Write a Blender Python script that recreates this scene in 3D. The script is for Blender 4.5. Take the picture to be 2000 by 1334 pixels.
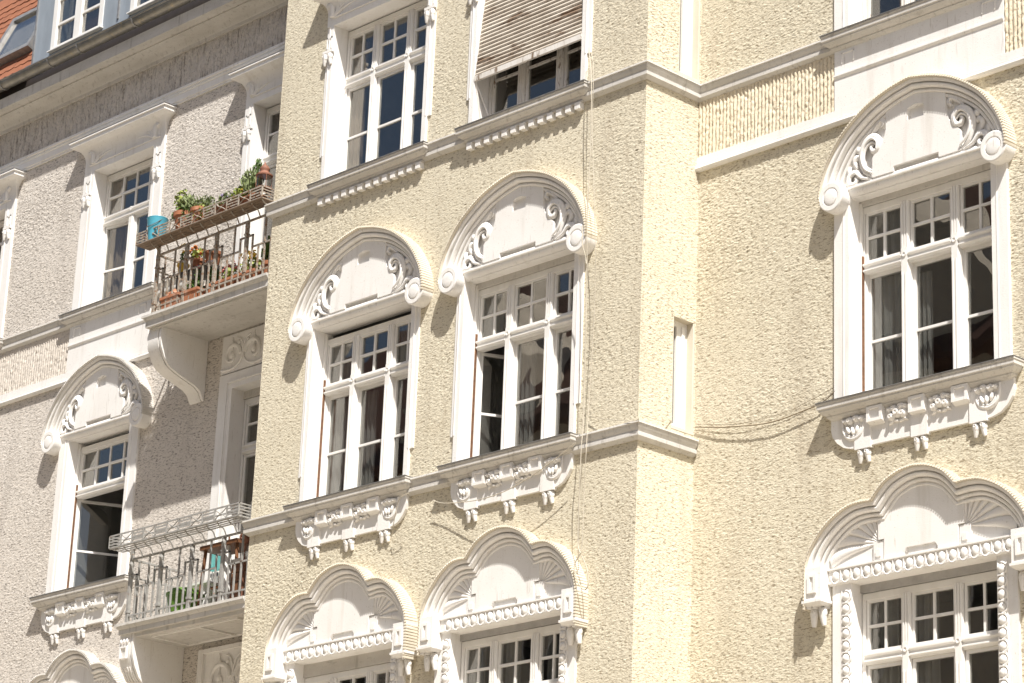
import bpy, bmesh, math, random
import numpy as np
from mathutils import Matrix, Vector
random.seed(7)
SC = bpy.context.scene
for o in list(bpy.data.objects): bpy.data.objects.remove(o)
COL = SC.collection
RAD = math.radians

# ------------------------------------------------------------------ camera
F_PX, YAW, PITCH, ROLL = 5303.04, RAD(46.615), RAD(18.847), RAD(2.332)
CAM = Vector((16.9388, -17.6863, 1.6))
fw = Vector((-math.sin(YAW)*math.cos(PITCH), math.cos(YAW)*math.cos(PITCH), math.sin(PITCH)))
r0 = Vector((math.cos(YAW), math.sin(YAW), 0)); u0 = r0.cross(fw)
rt = math.cos(ROLL)*r0 + math.sin(ROLL)*u0; up = -math.sin(ROLL)*r0 + math.cos(ROLL)*u0
cam = bpy.data.objects.new('camera', bpy.data.cameras.new('camera')); COL.objects.link(cam)
m = Matrix((rt, up, -fw)).transposed().to_4x4(); m.translation = CAM; cam.matrix_world = m
cam.data.sensor_width = 36; cam.data.lens = F_PX/2000*36; cam.data.clip_end = 500; cam.data.clip_start = .5
SC.camera = cam
# ------------------------------------------------------------------ light
SUN_AZ, SUN_EL = RAD(55.4), RAD(55.7)            # azimuth to the right of the facade normal
to_sun = Vector((math.sin(SUN_AZ)*math.cos(SUN_EL), -math.cos(SUN_AZ)*math.cos(SUN_EL), math.sin(SUN_EL)))
W = bpy.data.worlds.new('World'); SC.world = W; W.use_nodes = True
nt = W.node_tree; nt.nodes.clear()
sky = nt.nodes.new('ShaderNodeTexSky'); sky.sky_type = 'NISHITA'; sky.sun_disc = False; sky.dust_density = 2.5; sky.ozone_density = .7
sky.sun_elevation = SUN_EL; sky.sun_rotation = math.atan2(to_sun.x, to_sun.y)
bg = nt.nodes.new('ShaderNodeBackground'); bg.inputs[1].default_value = .07
wo = nt.nodes.new('ShaderNodeOutputWorld'); nt.links.new(sky.outputs[0], bg.inputs[0]); nt.links.new(bg.outputs[0], wo.inputs[0])
sl = bpy.data.lights.new('sun', 'SUN'); sl.energy = 5.0; sl.angle = RAD(.53); sl.color = (1, .968, .915)
so = bpy.data.objects.new('sun', sl); COL.objects.link(so); so.location = (10, -10, 30)
so.rotation_euler = to_sun.to_track_quat('Z', 'Y').to_euler()
SC.view_settings.view_transform = 'Standard'; SC.view_settings.look = 'None'
SC.view_settings.exposure = .68; SC.view_settings.gamma = 1; SC.view_settings.use_curve_mapping = False

# ------------------------------------------------------------------ materials
MATS = {}
def mat(name, col, rough=.8, noise=0, nscale=6, bump=0, bscale=60, col2=None, thresh=None, metal=0, stretch=(1,1,1), col3=None, t3=(.6,.7), s3=9, flecks=()):
    if name in MATS: return MATS[name]
    M = bpy.data.materials.new(name); M.use_nodes = True; n = M.node_tree.nodes; l = M.node_tree.links
    b = n['Principled BSDF']; b.inputs['Roughness'].default_value = rough; b.inputs['Metallic'].default_value = metal
    b.inputs['Base Color'].default_value = (*col, 1)
    tc = n.new('ShaderNodeTexCoord'); geo = n.new('ShaderNodeNewGeometry')
    mp = n.new('ShaderNodeMapping'); mp.inputs['Scale'].default_value = stretch; l.new(geo.outputs['Position'], mp.inputs['Vector'])
    cur = None
    if noise or col2:
        nz = n.new('ShaderNodeTexNoise'); nz.inputs['Scale'].default_value = nscale; nz.inputs['Detail'].default_value = 6; nz.inputs['Roughness'].default_value = .62
        l.new(mp.outputs[0], nz.inputs['Vector'])
        rp = n.new('ShaderNodeValToRGB'); c2 = col2 or tuple(c*(1-noise) for c in col)
        lo, hi = thresh or (.35, .65)
        rp.color_ramp.elements[0].position = lo; rp.color_ramp.elements[1].position = hi
        rp.color_ramp.elements[0].color = (*c2, 1); rp.color_ramp.elements[1].color = (*col, 1)
        l.new(nz.outputs[0], rp.inputs[0]); cur = rp.outputs[0]
    if col3:
        n3 = n.new('ShaderNodeTexNoise'); n3.inputs['Scale'].default_value = s3; n3.inputs['Detail'].default_value = 7; n3.inputs['Roughness'].default_value = .7
        l.new(mp.outputs[0], n3.inputs['Vector'])
        mr = n.new('ShaderNodeMapRange'); mr.inputs[1].default_value = t3[0]; mr.inputs[2].default_value = t3[1]; l.new(n3.outputs[0], mr.inputs[0])
        mx = n.new('ShaderNodeMix'); mx.data_type = 'RGBA'; l.new(mr.outputs[0], mx.inputs[0])
        if cur: l.new(cur, mx.inputs[6])
        else: mx.inputs[6].default_value = (*col, 1)
        mx.inputs[7].default_value = (*col3, 1); cur = mx.outputs[2]
    for (fs, fst, flo, fhi, famt, fcol) in flecks:
        m4 = n.new('ShaderNodeMapping'); m4.inputs['Scale'].default_value = fst; l.new(geo.outputs['Position'], m4.inputs['Vector'])
        n4 = n.new('ShaderNodeTexNoise'); n4.inputs['Scale'].default_value = fs; n4.inputs['Detail'].default_value = 3; n4.inputs['Roughness'].default_value = .6; l.new(m4.outputs[0], n4.inputs['Vector'])
        mr = n.new('ShaderNodeMapRange'); mr.inputs[1].default_value = flo; mr.inputs[2].default_value = fhi; mr.inputs[4].default_value = famt; l.new(n4.outputs[0], mr.inputs[0])
        mx = n.new('ShaderNodeMix'); mx.data_type = 'RGBA'; l.new(mr.outputs[0], mx.inputs[0])
        if cur: l.new(cur, mx.inputs[6])
        else: mx.inputs[6].default_value = (*col, 1)
        mx.inputs[7].default_value = (*fcol, 1); cur = mx.outputs[2]
    if cur: l.new(cur, b.inputs['Base Color'])
    if bump:
        nb = n.new('ShaderNodeTexNoise'); nb.inputs['Scale'].default_value = bscale; nb.inputs['Detail'].default_value = 4; l.new(mp.outputs[0], nb.inputs['Vector'])
        bp = n.new('ShaderNodeBump'); bp.inputs['Strength'].default_value = .8; bp.inputs['Distance'].default_value = bump
        l.new(nb.outputs[0], bp.inputs['Height']); l.new(bp.outputs[0], b.inputs['Normal'])
    MATS[name] = M; return M
def glass_mat(name='window_glass', boost=1.7, tint=.80):
    if name in MATS: return MATS[name]
    M = bpy.data.materials.new(name); M.use_nodes = True; n = M.node_tree.nodes; l = M.node_tree.links; n.clear()
    out = n.new('ShaderNodeOutputMaterial'); mx = n.new('ShaderNodeMixShader'); tr = n.new('ShaderNodeBsdfTransparent'); gl = n.new('ShaderNodeBsdfGlossy')
    fr = n.new('ShaderNodeLayerWeight'); fr.inputs[0].default_value = .5; p4 = n.new('ShaderNodeMath'); p4.operation = 'POWER'; p4.inputs[1].default_value = 4; l.new(fr.outputs[1], p4.inputs[0]); ad = n.new('ShaderNodeMath'); ad.operation = 'MULTIPLY_ADD'; ad.inputs[1].default_value = .9; ad.inputs[2].default_value = .05; l.new(p4.outputs[0], ad.inputs[0])
    mu = n.new('ShaderNodeMath'); mu.operation = 'MULTIPLY'; mu.inputs[1].default_value = boost; mu.use_clamp = True
    tr.inputs[0].default_value = (tint, tint*1.01, tint, 1); gl.inputs['Roughness'].default_value = .0; gl.inputs[0].default_value = (1, .965, .92, 1)
    geo = n.new('ShaderNodeNewGeometry')
    nb = n.new('ShaderNodeTexNoise'); nb.inputs['Scale'].default_value = 2.2; nb.inputs['Detail'].default_value = 1; l.new(geo.outputs['Position'], nb.inputs['Vector'])
    bp = n.new('ShaderNodeBump'); bp.inputs['Strength'].default_value = .10; bp.inputs['Distance'].default_value = .02; l.new(nb.outputs[0], bp.inputs['Height']); l.new(bp.outputs[0], gl.inputs['Normal'])
    l.new(ad.outputs[0], mu.inputs[0]); l.new(mu.outputs[0], mx.inputs[0]); l.new(tr.outputs[0], mx.inputs[1]); l.new(gl.outputs[0], mx.inputs[2]); l.new(mx.outputs[0], out.inputs[0])
    MATS[name] = M; return M
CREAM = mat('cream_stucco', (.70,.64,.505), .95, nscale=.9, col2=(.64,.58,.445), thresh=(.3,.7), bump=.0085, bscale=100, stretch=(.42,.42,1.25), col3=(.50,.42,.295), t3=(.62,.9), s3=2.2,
    flecks=((50, (.38,.38,1.25), .545, .64, .85, (.27,.215,.14)), (110, (.6,.6,1), .56, .68, .75, (.33,.26,.17)), (1.6, (1.6,1.6,.22), .54, .78, .55, (.43,.37,.28)), (5, (2,2,.16), .60, .72, .4, (.45,.38,.28))))  # fine dark dashes paint the roughcast's small cast shadows; tall streaks are rain stains
CREAMS = mat('cream_smooth_plaster', (.66,.60,.49), .9, .12, 3, .002, 90, flecks=((5,(1,1,.3),.58,.75,.4,(.50,.42,.30)),))
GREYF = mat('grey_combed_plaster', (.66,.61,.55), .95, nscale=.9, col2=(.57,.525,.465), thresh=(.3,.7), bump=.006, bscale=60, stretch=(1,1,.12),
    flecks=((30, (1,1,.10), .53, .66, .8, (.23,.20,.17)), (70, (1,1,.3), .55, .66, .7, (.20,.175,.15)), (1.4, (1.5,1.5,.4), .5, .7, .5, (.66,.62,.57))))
CREAMR = mat('cream_ribbed_plaster', (.68,.60,.46), .95, nscale=.9, col2=(.62,.54,.40), thresh=(.3,.7), bump=.003, bscale=120, flecks=((55,(.8,.8,.8),.57,.66,.75,(.27,.20,.12)),))
GREYR = mat('grey_ribbed_plaster', (.61,.555,.49), .95, nscale=.9, col2=(.55,.495,.43), thresh=(.3,.7), bump=.003, bscale=120, flecks=((55,(.8,.8,.8),.57,.66,.75,(.22,.185,.15)),))
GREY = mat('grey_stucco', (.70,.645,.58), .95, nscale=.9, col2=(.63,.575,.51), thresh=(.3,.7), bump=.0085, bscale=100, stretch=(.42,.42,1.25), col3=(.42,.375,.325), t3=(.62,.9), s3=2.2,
    flecks=((50, (.38,.38,1.25), .545, .64, .85, (.20,.175,.15)), (110, (.6,.6,1), .56, .68, .75, (.25,.22,.19)), (1.6, (1.6,1.6,.22), .55, .78, .55, (.36,.32,.28))))  # fine dashes are shadow of the rough grain put into the colour; last layer streaks
TRIM = mat('white_plaster', (.81,.79,.76), .75, nscale=2.5, col2=(.765,.74,.705), thresh=(.3,.6), bump=.002, bscale=90, col3=(.55,.50,.44), t3=(.655,.80), s3=14,
    flecks=((60, (1,1,1), .64, .70, .55, (.45,.41,.36)), (3.2, (2.2,2.2,.25), .56, .74, .45, (.58,.54,.48)), (9, (3,3,.35), .64, .72, .45, (.46,.42,.37))))
LEDGE = mat('weathered_ledge_plaster', (.62,.595,.555), .8, nscale=4, col2=(.50,.475,.435), thresh=(.3,.65), bump=.003, bscale=70, stretch=(.35,1,1), col3=(.27,.25,.22), t3=(.62,.78), s3=10,
    flecks=((6, (2.5,2.5,.3), .57, .70, .6, (.33,.305,.27)), (50, (1,1,1), .62, .70, .6, (.30,.28,.25))))
WOOD = mat('white_window_paint', (.79,.77,.735), .45, nscale=8, col2=(.72,.695,.65), thresh=(.25,.55), bump=.001, bscale=50, stretch=(1,1,.3), col3=(.42,.36,.29), t3=(.69,.76), s3=26)
PEEL = mat('peeling_window_paint', (.74,.71,.665), .6, nscale=12, col2=(.62,.58,.52), thresh=(.3,.6), bump=.003, bscale=40, stretch=(1,1,.25), col3=(.22,.16,.11), t3=(.56,.64), s3=16)
ZINC = mat('zinc_sheet', (.34,.335,.33), .5, .3, 12, .001, 60, metal=.5)
RUST = mat('rusty_iron', (.21,.10,.05), .85, .45, 25, .002, 90)
IRON = mat('pale_iron_paint', (.34,.33,.31), .6, nscale=20, col2=(.25,.24,.22), thresh=(.35,.6), col3=(.24,.115,.05), t3=(.60,.68), s3=28)
IRONR = mat('rusted_iron_paint', (.37,.335,.285), .7, nscale=40, col2=(.27,.235,.19), thresh=(.35,.6), col3=(.21,.105,.05), t3=(.50,.60), s3=30)
DARK = mat('room_wall', (.30,.285,.265), .9, .45, 1.3)
BLACK = mat('dark_void', (.02,.018,.016), .9, .3, 3)
GLASS = glass_mat()
def curtain_mat():
    M = mat('sheer_curtain', (.42,.415,.40), .9, .2, 5)
    b = M.node_tree.nodes['Principled BSDF']; return M
CURT = curtain_mat()
BEIGE = mat('beige_curtain', (.42,.33,.25), .9, .15, 5)
TILE = mat('orange_roof_tile', (.29,.11,.052), .8, nscale=7, col2=(.23,.085,.042), thresh=(.3,.65), bump=.002, bscale=80, col3=(.14,.07,.045), t3=(.62,.75), s3=20)
ODARKT = mat('dark_roof_tile', (.13,.06,.04), .85, .4, 5, .002, 60)
TERRA = mat('terracotta', (.42,.165,.08), .8, .35, 14, flecks=((8,(1,1,.6),.55,.7,.5,(.55,.42,.33)),))
BLUE = mat('chipped_blue_enamel', (.10,.43,.57), .35, .12, 6, col3=(.05,.03,.02), t3=(.66,.69), s3=18)
GREENP = mat('green_plastic', (.11,.22,.03), .4, .2, 5)
LEAF = mat('leaf_green', (.10,.17,.03), .6, nscale=30, col2=(.05,.10,.02))
LEAFY = mat('leaf_yellow_green', (.30,.34,.06), .6, nscale=30, col2=(.17,.22,.04))
LEAFG = mat('rosemary_green', (.20,.24,.09), .65, nscale=30, col2=(.11,.14,.05))
PINK = mat('pink_petal', (.70,.05,.20), .6); YEL = mat('yellow_petal', (.75,.50,.06), .6); WHP = mat('white_petal', (.8,.72,.70), .6); ORG = mat('autumn_petal', (.55,.17,.03), .6); LIL = mat('lilac_petal', (.42,.34,.58), .6)
BROWNW = mat('brown_wood', (.20,.085,.035), .6, .4, 14, stretch=(1,1,.3))
DKWOOD = mat('dark_table_wood', (.05,.04,.035), .6, .3, 10)
BLINDW = mat('weathered_blind_slat', (.60,.545,.465), .8, nscale=9, col2=(.38,.32,.255), thresh=(.35,.65), bump=.0015, bscale=70, stretch=(.2,1,1), col3=(.19,.125,.08), t3=(.55,.63), s3=7)
ROPE = mat('cream_rope', (.52,.47,.38), .9, .2, 80)
TEAL = mat('turquoise_cloth', (.14,.42,.40), .8, .1, 20)
YPOT = mat('yellow_pot', (.72,.46,.05), .6, .1, 10)
SLATE = mat('blue_grey_sheet', (.33,.37,.41), .5, .18, 5, .001, 40, stretch=(1,1,.3), metal=.15)
GUT = mat('weathered_gutter_zinc', (.30,.285,.255), .42, nscale=5, col2=(.20,.19,.17), thresh=(.35,.65), metal=.75, col3=(.44,.36,.22), t3=(.56,.72), s3=9)
PELM = mat('grey_pelmet_paint', (.44,.425,.41), .6, .2, 8)
CLAY = mat('rust_brown_metal', (.24,.10,.06), .7, .3, 20)
BOUNCE_STREET = mat('pale_bounce_street', (.45,.395,.315), .9, .2, 8, .003, 60)  # unseen street, set pale and warm to bounce light up onto the soffits
BOUNCE_PAVE = mat('pale_bounce_pavement', (.48,.43,.355), .9, .2, 3, .003, 40)  # unseen pavement, lightened as well for the bounce onto the facade
OWALL = mat('opposite_plaster', (.60,.54,.45), .9, .2, 1)

# ------------------------------------------------------------------ mesh tools: (x, o, z), o = outward from the wall
class MB:
    def __init__(s): s.v = []; s.f = []
    def add(s, v, f):
        k = len(s.v); s.v += v; s.f += [tuple(i+k for i in q) for q in f]
    def box(s, x0, x1, o0, o1, z0, z1):
        s.add([(x,o,z) for x in (x0,x1) for o in (o0,o1) for z in (z0,z1)], [(0,1,3,2),(4,6,7,5),(0,4,5,1),(2,3,7,6),(0,2,6,4),(1,5,7,3)])
    def prism(s, poly, o0, o1):
        n = len(poly); s.add([(x,o0,z) for x,z in poly]+[(x,o1,z) for x,z in poly], [tuple(range(n)), tuple(range(2*n-1,n-1,-1))]+[(i,(i+1)%n,n+(i+1)%n,n+i) for i in range(n)])
    def xprism(s, poly, x0, x1):                     # poly in (o,z) pulled along x
        n = len(poly); s.add([(x0,o,z) for o,z in poly]+[(x1,o,z) for o,z in poly], [tuple(range(n)), tuple(range(2*n-1,n-1,-1))]+[(i,(i+1)%n,n+(i+1)%n,n+i) for i in range(n)])
    def ledge(s, x0, x1, prof, ob=0):                # moulding with returned ends; prof (o,z) from top to bottom
        om = max(p[0] for p in prof); v = []; f = []
        for o, z in prof:
            a, b = x0+(om-o), x1-(om-o); v += [(a,ob,z),(a,o,z),(b,o,z),(b,ob,z)]
        for i in range(len(prof)-1):
            for j in range(3): f.append((4*i+j,4*i+j+1,4*i+j+5,4*i+j+4))
        e = 4*(len(prof)-1); f += [(0,1,2,3),(e,e+1,e+2,e+3)]; s.add(v, f)
    def sweep(s, path, prof, flip=1, cap=True):      # prof (n,o): n inward from the path
        P = [Vector(p) for p in path]; n = len(P); k = len(prof); v = []
        for i in range(n):
            a = (P[i]-P[i-1]).normalized() if i else (P[1]-P[0]).normalized(); b = (P[i+1]-P[i]).normalized() if i < n-1 else a
            na = Vector((a.y,-a.x)); nb = Vector((b.y,-b.x)); mm = na+nb; mm = mm.normalized() if mm.length > .01 else na
            sc = 1/max(.45, mm.dot(na)); q = mm*sc*flip
            v += [(P[i].x+q.x*t, o, P[i].y+q.y*t) for t, o in prof]
        f = [(i*k+j, i*k+j+1, (i+1)*k+j+1, (i+1)*k+j) for i in range(n-1) for j in range(k-1)]
        if cap: f += [tuple(range(k)), tuple(range((n-1)*k, n*k))]
        s.add(v, f)
    def tube(s, pts, rad, sides=6, cap=True):
        P = [Vector(p) for p in pts]; n = len(P); v = []; ref = None
        for i in range(n):
            t = (P[min(i+1,n-1)]-P[max(i-1,0)]); t = t.normalized() if t.length > 1e-9 else Vector((1,0,0))
            if ref is None: ref = Vector((0,1,0)) if abs(t.y) < .9 else Vector((1,0,0))
            a = (ref - t*ref.dot(t)); a = a.normalized() if a.length > 1e-6 else t.orthogonal().normalized(); ref = a; b = t.cross(a)
            r = rad(i/(n-1)) if callable(rad) else rad
            v += [tuple(P[i]+a*(r*math.cos(2*math.pi*j/sides))+b*(r*math.sin(2*math.pi*j/sides))) for j in range(sides)]
        f = [(i*sides+j, i*sides+(j+1)%sides, (i+1)*sides+(j+1)%sides, (i+1)*sides+j) for i in range(n-1) for j in range(sides)]
        if cap: f += [tuple(range(sides)), tuple(range((n-1)*sides, n*sides))]
        s.add(v, f)
    def rev_o(s, cx, cz, prof, seg=28, sx=1, sz=1):  # turned about the outward axis; prof (r,o)
        k = len(prof); v = [(cx+r*sx*math.cos(2*math.pi*j/seg), o, cz+r*sz*math.sin(2*math.pi*j/seg)) for j in range(seg) for r, o in prof]
        f = [(j*k+i, j*k+i+1, ((j+1)%seg)*k+i+1, ((j+1)%seg)*k+i) for j in range(seg) for i in range(k-1)]
        s.add(v, f)
        s.f.append(tuple(len(s.v)-k*seg+j*k+k-1 for j in range(seg)))
    def rev_z(s, cx, co, prof, seg=20, cap=True):              # turned about z; prof (r,z)
        k = len(prof); b = len(s.v)
        v = [(cx+r*math.cos(2*math.pi*j/seg), co+r*math.sin(2*math.pi*j/seg), z) for j in range(seg) for r, z in prof]
        s.add(v, [(j*k+i, j*k+i+1, ((j+1)%seg)*k+i+1, ((j+1)%seg)*k+i) for j in range(seg) for i in range(k-1)])
        if cap: s.f.append(tuple(b+j*k for j in range(seg)))
    def ell(s, c, r, seg=10, rings=6, tilt=0):
        v = []; ct, st = math.cos(tilt), math.sin(tilt)
        for i in range(rings+1):
            a = math.pi*i/rings
            for j in range(seg):
                b = 2*math.pi*j/seg; x, o, z = r[0]*math.sin(a)*math.cos(b), r[1]*math.sin(a)*math.sin(b), r[2]*math.cos(a)
                v.append((c[0]+x*ct-z*st, c[1]+o, c[2]+x*st+z*ct))
        s.add(v, [(i*seg+j, i*seg+(j+1)%seg, (i+1)*seg+(j+1)%seg, (i+1)*seg+j) for i in range(rings) for j in range(seg)])
    def build(s, name, material, parent=None, loc=(0,0,0), smooth=None, rotz=0):
        me = bpy.data.meshes.new(name); me.from_pydata([(x,-o,z) for x,o,z in s.v], [], s.f)
        bm = bmesh.new(); bm.from_mesh(me); bmesh.ops.remove_doubles(bm, verts=bm.verts, dist=1e-5); bmesh.ops.recalc_face_normals(bm, faces=bm.faces); bm.to_mesh(me); bm.free()
        if smooth:
            me.polygons.foreach_set('use_smooth', [True]*len(me.polygons)); me.set_sharp_from_angle(angle=RAD(smooth))
        me.materials.append(material); o = bpy.data.objects.new(name, me); COL.objects.link(o)
        o.parent = parent; o.location = loc; o.rotation_euler = (0,0,rotz); return o
def spline(pts, n=8):
    out = []; P = [Vector(p) for p in pts]
    for i in range(len(P)-1):
        a, b, c, d = P[max(i-1,0)], P[i], P[i+1], P[min(i+2,len(P)-1)]
        for j in range(n):
            t = j/n; out.append(.5*((2*b)+(c-a)*t+(2*a-5*b+4*c-d)*t*t+(3*b-a-3*c+d)*t**3))
    out.append(P[-1]); return [tuple(p) for p in out]
def tag(o, label, cat, group=None, kind=None):
    if label: o['label'] = label
    if cat: o['category'] = cat
    if group: o['group'] = group
    if kind: o['kind'] = kind
    return o
def empty(name, loc): e = bpy.data.objects.new(name, None); COL.objects.link(e); e.location = loc; e.empty_display_size = .2; return e

# ------------------------------------------------------------------ the two houses
D = .78                                             # the bay stands this far in front of the recessed walls
cream = tag(empty('apartment_building', (0,0,0)), 'cream stuccoed apartment house with projecting bay and white window surrounds', 'building')
grey = tag(empty('apartment_building', (-9,D,0)), 'grey stuccoed apartment house with balconies, gutter and dormer, left of the bay', 'building')
GO = Vector((-9,D,0))
rng = np.random.default_rng(3)
def gnoise(nz, nu, sz, su):
    a = rng.standard_normal((nz, nu)); fz = np.fft.fftfreq(nz)[:,None]; fu = np.fft.rfftfreq(nu)[None,:]
    b = np.fft.irfft2(np.fft.rfft2(a)*np.exp(-2*np.pi**2*((sz*fz)**2+(su*fu)**2)), s=(nz,nu)); return b/b.std()
def sheet(name, org, U, N, u0, u1, z0, z1, du, dz, holes, hf, material, parent, off=(0,0,0)):
    nu = int((u1-u0)/du)+1; nz = int((z1-z0)/dz)+1; u = np.linspace(u0,u1,nu); z = np.linspace(z0,z1,nz)
    UU, ZZ = np.meshgrid(u, z); h = hf(UU, ZZ); h[:,0] = 0; h[:,-1] = 0
    P = np.zeros((nz,nu,3))
    for k in range(3): P[...,k] = org[k]+U[k]*UU+N[k]*h-off[k]
    P[...,2] += ZZ
    idx = np.arange(nu*nz).reshape(nz,nu); q = np.stack([idx[:-1,:-1],idx[:-1,1:],idx[1:,1:],idx[1:,:-1]],-1).reshape(-1,4)
    uc = ((UU[:-1,:-1]+UU[1:,1:])/2).ravel(); zc = ((ZZ[:-1,:-1]+ZZ[1:,1:])/2).ravel(); keep = np.ones(len(q), bool)
    for a,b,c,d in holes: keep &= ~((uc>a)&(uc<b)&(zc>c)&(zc<d))
    q = q[keep]; me = bpy.data.meshes.new(name); me.vertices.add(nu*nz); me.vertices.foreach_set('co', P.reshape(-1).astype(np.float32))
    me.loops.add(q.size); me.loops.foreach_set('vertex_index', q.reshape(-1).astype(np.int32)); me.polygons.add(len(q))
    me.polygons.foreach_set('loop_start', np.arange(0,q.size,4,dtype=np.int32)); me.polygons.foreach_set('loop_total', np.full(len(q),4,dtype=np.int32))
    me.update(calc_edges=True); me.validate(); me.materials.append(material)
    o = bpy.data.objects.new(name, me); COL.objects.link(o); o.parent = parent; return o
def stucco(UU, ZZ):
    nz, nu = UU.shape
    s = gnoise(nz,nu,.28,.62); c = gnoise(nz,nu,.2,.25); l = gnoise(nz,nu,.33,1.5); big = gnoise(nz,nu,30,50)
    return (.0010*np.tanh(1.1*s)+.0017*c+.0003*l)*np.clip(1+.25*big,.5,1.6) - .0040*np.clip(.6*l+s-1.35,0,1.5)
def ribs(pitch, amp):
    def f(UU, ZZ):
        nz, nu = UU.shape; w = gnoise(nz,nu,14,3)*.0007
        r = np.abs(np.sin(np.pi*(UU+w)/pitch))**.7
        return amp*r*(1+.14*gnoise(nz,nu,1.0,1.2)) - .0022*np.maximum(0,gnoise(nz,nu,.8,1.3)-.6)*2
    return f
def comb(UU, ZZ):
    nz, nu = UU.shape; return .010*np.tanh(gnoise(nz,nu,5,.55)*1.2)+.0045*gnoise(nz,nu,.6,.6)
X3, A_C, B_C = 2.745, (-4.09,-1.69), None
ops_bay = [(c-.84,c+.84,z0,z1) for c in (-4.09,-1.69) for z0,z1 in ((5.45,7.55),(9.15,11.25),(12.85,14.95))]
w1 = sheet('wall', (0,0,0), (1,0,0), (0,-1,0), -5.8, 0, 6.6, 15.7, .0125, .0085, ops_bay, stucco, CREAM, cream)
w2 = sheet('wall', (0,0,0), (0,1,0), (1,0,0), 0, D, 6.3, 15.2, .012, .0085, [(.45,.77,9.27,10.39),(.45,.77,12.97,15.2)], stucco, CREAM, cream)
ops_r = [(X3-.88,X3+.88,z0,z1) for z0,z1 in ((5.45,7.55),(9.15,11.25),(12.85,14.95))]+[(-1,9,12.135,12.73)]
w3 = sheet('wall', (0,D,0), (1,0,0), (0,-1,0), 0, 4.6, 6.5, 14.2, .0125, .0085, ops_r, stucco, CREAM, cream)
LC, LF, DC = -9.93, -13.235, -6.6
ops_l = [(LC-.74,LC+.74,z0,z1) for z0,z1 in ((5.45,7.55),(9.15,11.25),(12.85,14.95))]+[(LF-.7,LF+.7,12.85,14.95),(DC-.76,DC+.7,8.3,11.25),(DC-.76,DC+.7,12,14.9),(-20,0,12.135,12.73),(-20,0,15.49,16.1)]
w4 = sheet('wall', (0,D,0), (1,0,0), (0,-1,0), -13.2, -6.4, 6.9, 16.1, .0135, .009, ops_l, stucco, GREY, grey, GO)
def plain(b, name, material, parent, loc=(0,0,0)): return b.build(name, material, parent, loc)
b = MB(); b.box(-5.8,0,-.30,0,0,5.47); [b.box(q0,q1,-.30,0,5.47,6.6) for q0,q1 in ((-5.8,-4.93),(-3.25,-2.53),(-.85,0))]; b.box(0-.25,0,-D,0,0,6.3); b.box(-5.8,-5.55,-D-.1,-.02,6.3,16.3); b.box(0,9,-D-.3,-D,0,5.47); [b.box(q0,q1,-D-.3,-D,5.47,6.5) for q0,q1 in ((0,X3-.88),(X3+.88,9))]; b.box(4.6,9,-D-.3,-D,6.5,18); b.box(-.25,-.02,-D,-.02,15.2,18); b.box(-5.8,0,-.3,0,15.7,18); b.box(.0,4.6,-D-.3,-D,14.2,18)
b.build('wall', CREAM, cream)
b = MB(); b.box(-20,-5.8,-.3,0,0,5.47); [b.box(q0,q1,-.3,0,5.47,6.9) for q0,q1 in ((-20,LC-.74),(LC+.74,-5.8))]; b.box(-20,-13.2,-.3,0,6.9,16.1); b.box(-6.4,-5.8,-.3,0,6.9,16.1)
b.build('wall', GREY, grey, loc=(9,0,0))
# ribbed friezes and smooth bands
sheet('frieze', (0,D-.004,0), (1,0,0), (0,-1,0), .0, X3-.985, 12.13, 12.735, .0065, .012, [], ribs(.046,.018), CREAMR, cream)
sheet('frieze', (0,D-.004,0), (1,0,0), (0,-1,0), X3+.985, 4.8, 12.13, 12.735, .0065, .012, [], ribs(.046,.018), CREAMR, cream)
sheet('frieze', (0,D-.004,0), (1,0,0), (0,-1,0), -13, LC-.855, 12.13, 12.735, .0075, .014, [], ribs(.05,.014), GREYR, grey, GO)
sheet('frieze', (0,D-.004,0), (1,0,0), (0,-1,0), LC+.855, -5.8, 12.13, 12.735, .0075, .014, [], ribs(.05,.014), GREYR, grey, GO)
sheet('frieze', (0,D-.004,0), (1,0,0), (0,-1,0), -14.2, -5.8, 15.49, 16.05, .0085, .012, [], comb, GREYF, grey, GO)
BANDP = [(.0,12.132),(.03,12.132),(.03,12.05),(.022,12.046),(.022,12.036),(.05,12.03),(.055,12.005),(.04,11.985),(.0,11.982)]
for x0,x1,p,loc in ((0,4.8,cream,(0,D,0)),(-14.2,-5.8,grey,(9,0,0))):
    b = MB(); b.xprism(BANDP, x0, x1); b.build('band', TRIM, p, loc, smooth=35)

def plan_sweep(path, prof):                        # path (x,y), outward on the right-hand side; prof (o,z)
    P = [Vector(p) for p in path]; n = len(P); k = len(prof); v = []
    for i in range(n):
        a = (P[i]-P[i-1]).normalized() if i else (P[1]-P[0]).normalized(); b2 = (P[i+1]-P[i]).normalized() if i < n-1 else a
        na = Vector((a.y,-a.x)); nb = Vector((b2.y,-b2.x)); mm = (na+nb).normalized(); q = mm/max(.3,mm.dot(na))
        v += [(P[i].x+q.x*o, -(P[i].y+q.y*o), z) for o, z in prof]
    f = [(i*k+j, i*k+j+1, (i+1)*k+j+1, (i+1)*k+j) for i in range(n-1) for j in range(k-1)]+[tuple(range(k)), tuple(range((n-1)*k,n*k))]
    mb = MB(); mb.add(v, f); return mb
def cornice_prof(z): return [(-.01,z+.012),(.075,z),(.078,z-.018),(.066,z-.022),(.060,z-.055),(.040,z-.080),(.040,z-.095),(.052,z-.10),(.052,z-.135),(.030,z-.150),(.012,z-.165),(-.01,z-.166)]
b = plan_sweep([(-5.8,D),(-5.8,0),(0,0),(0,D),(4.8,D)], cornice_prof(12.90)); b.build('string_course', LEDGE, cream, smooth=30)
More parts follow.
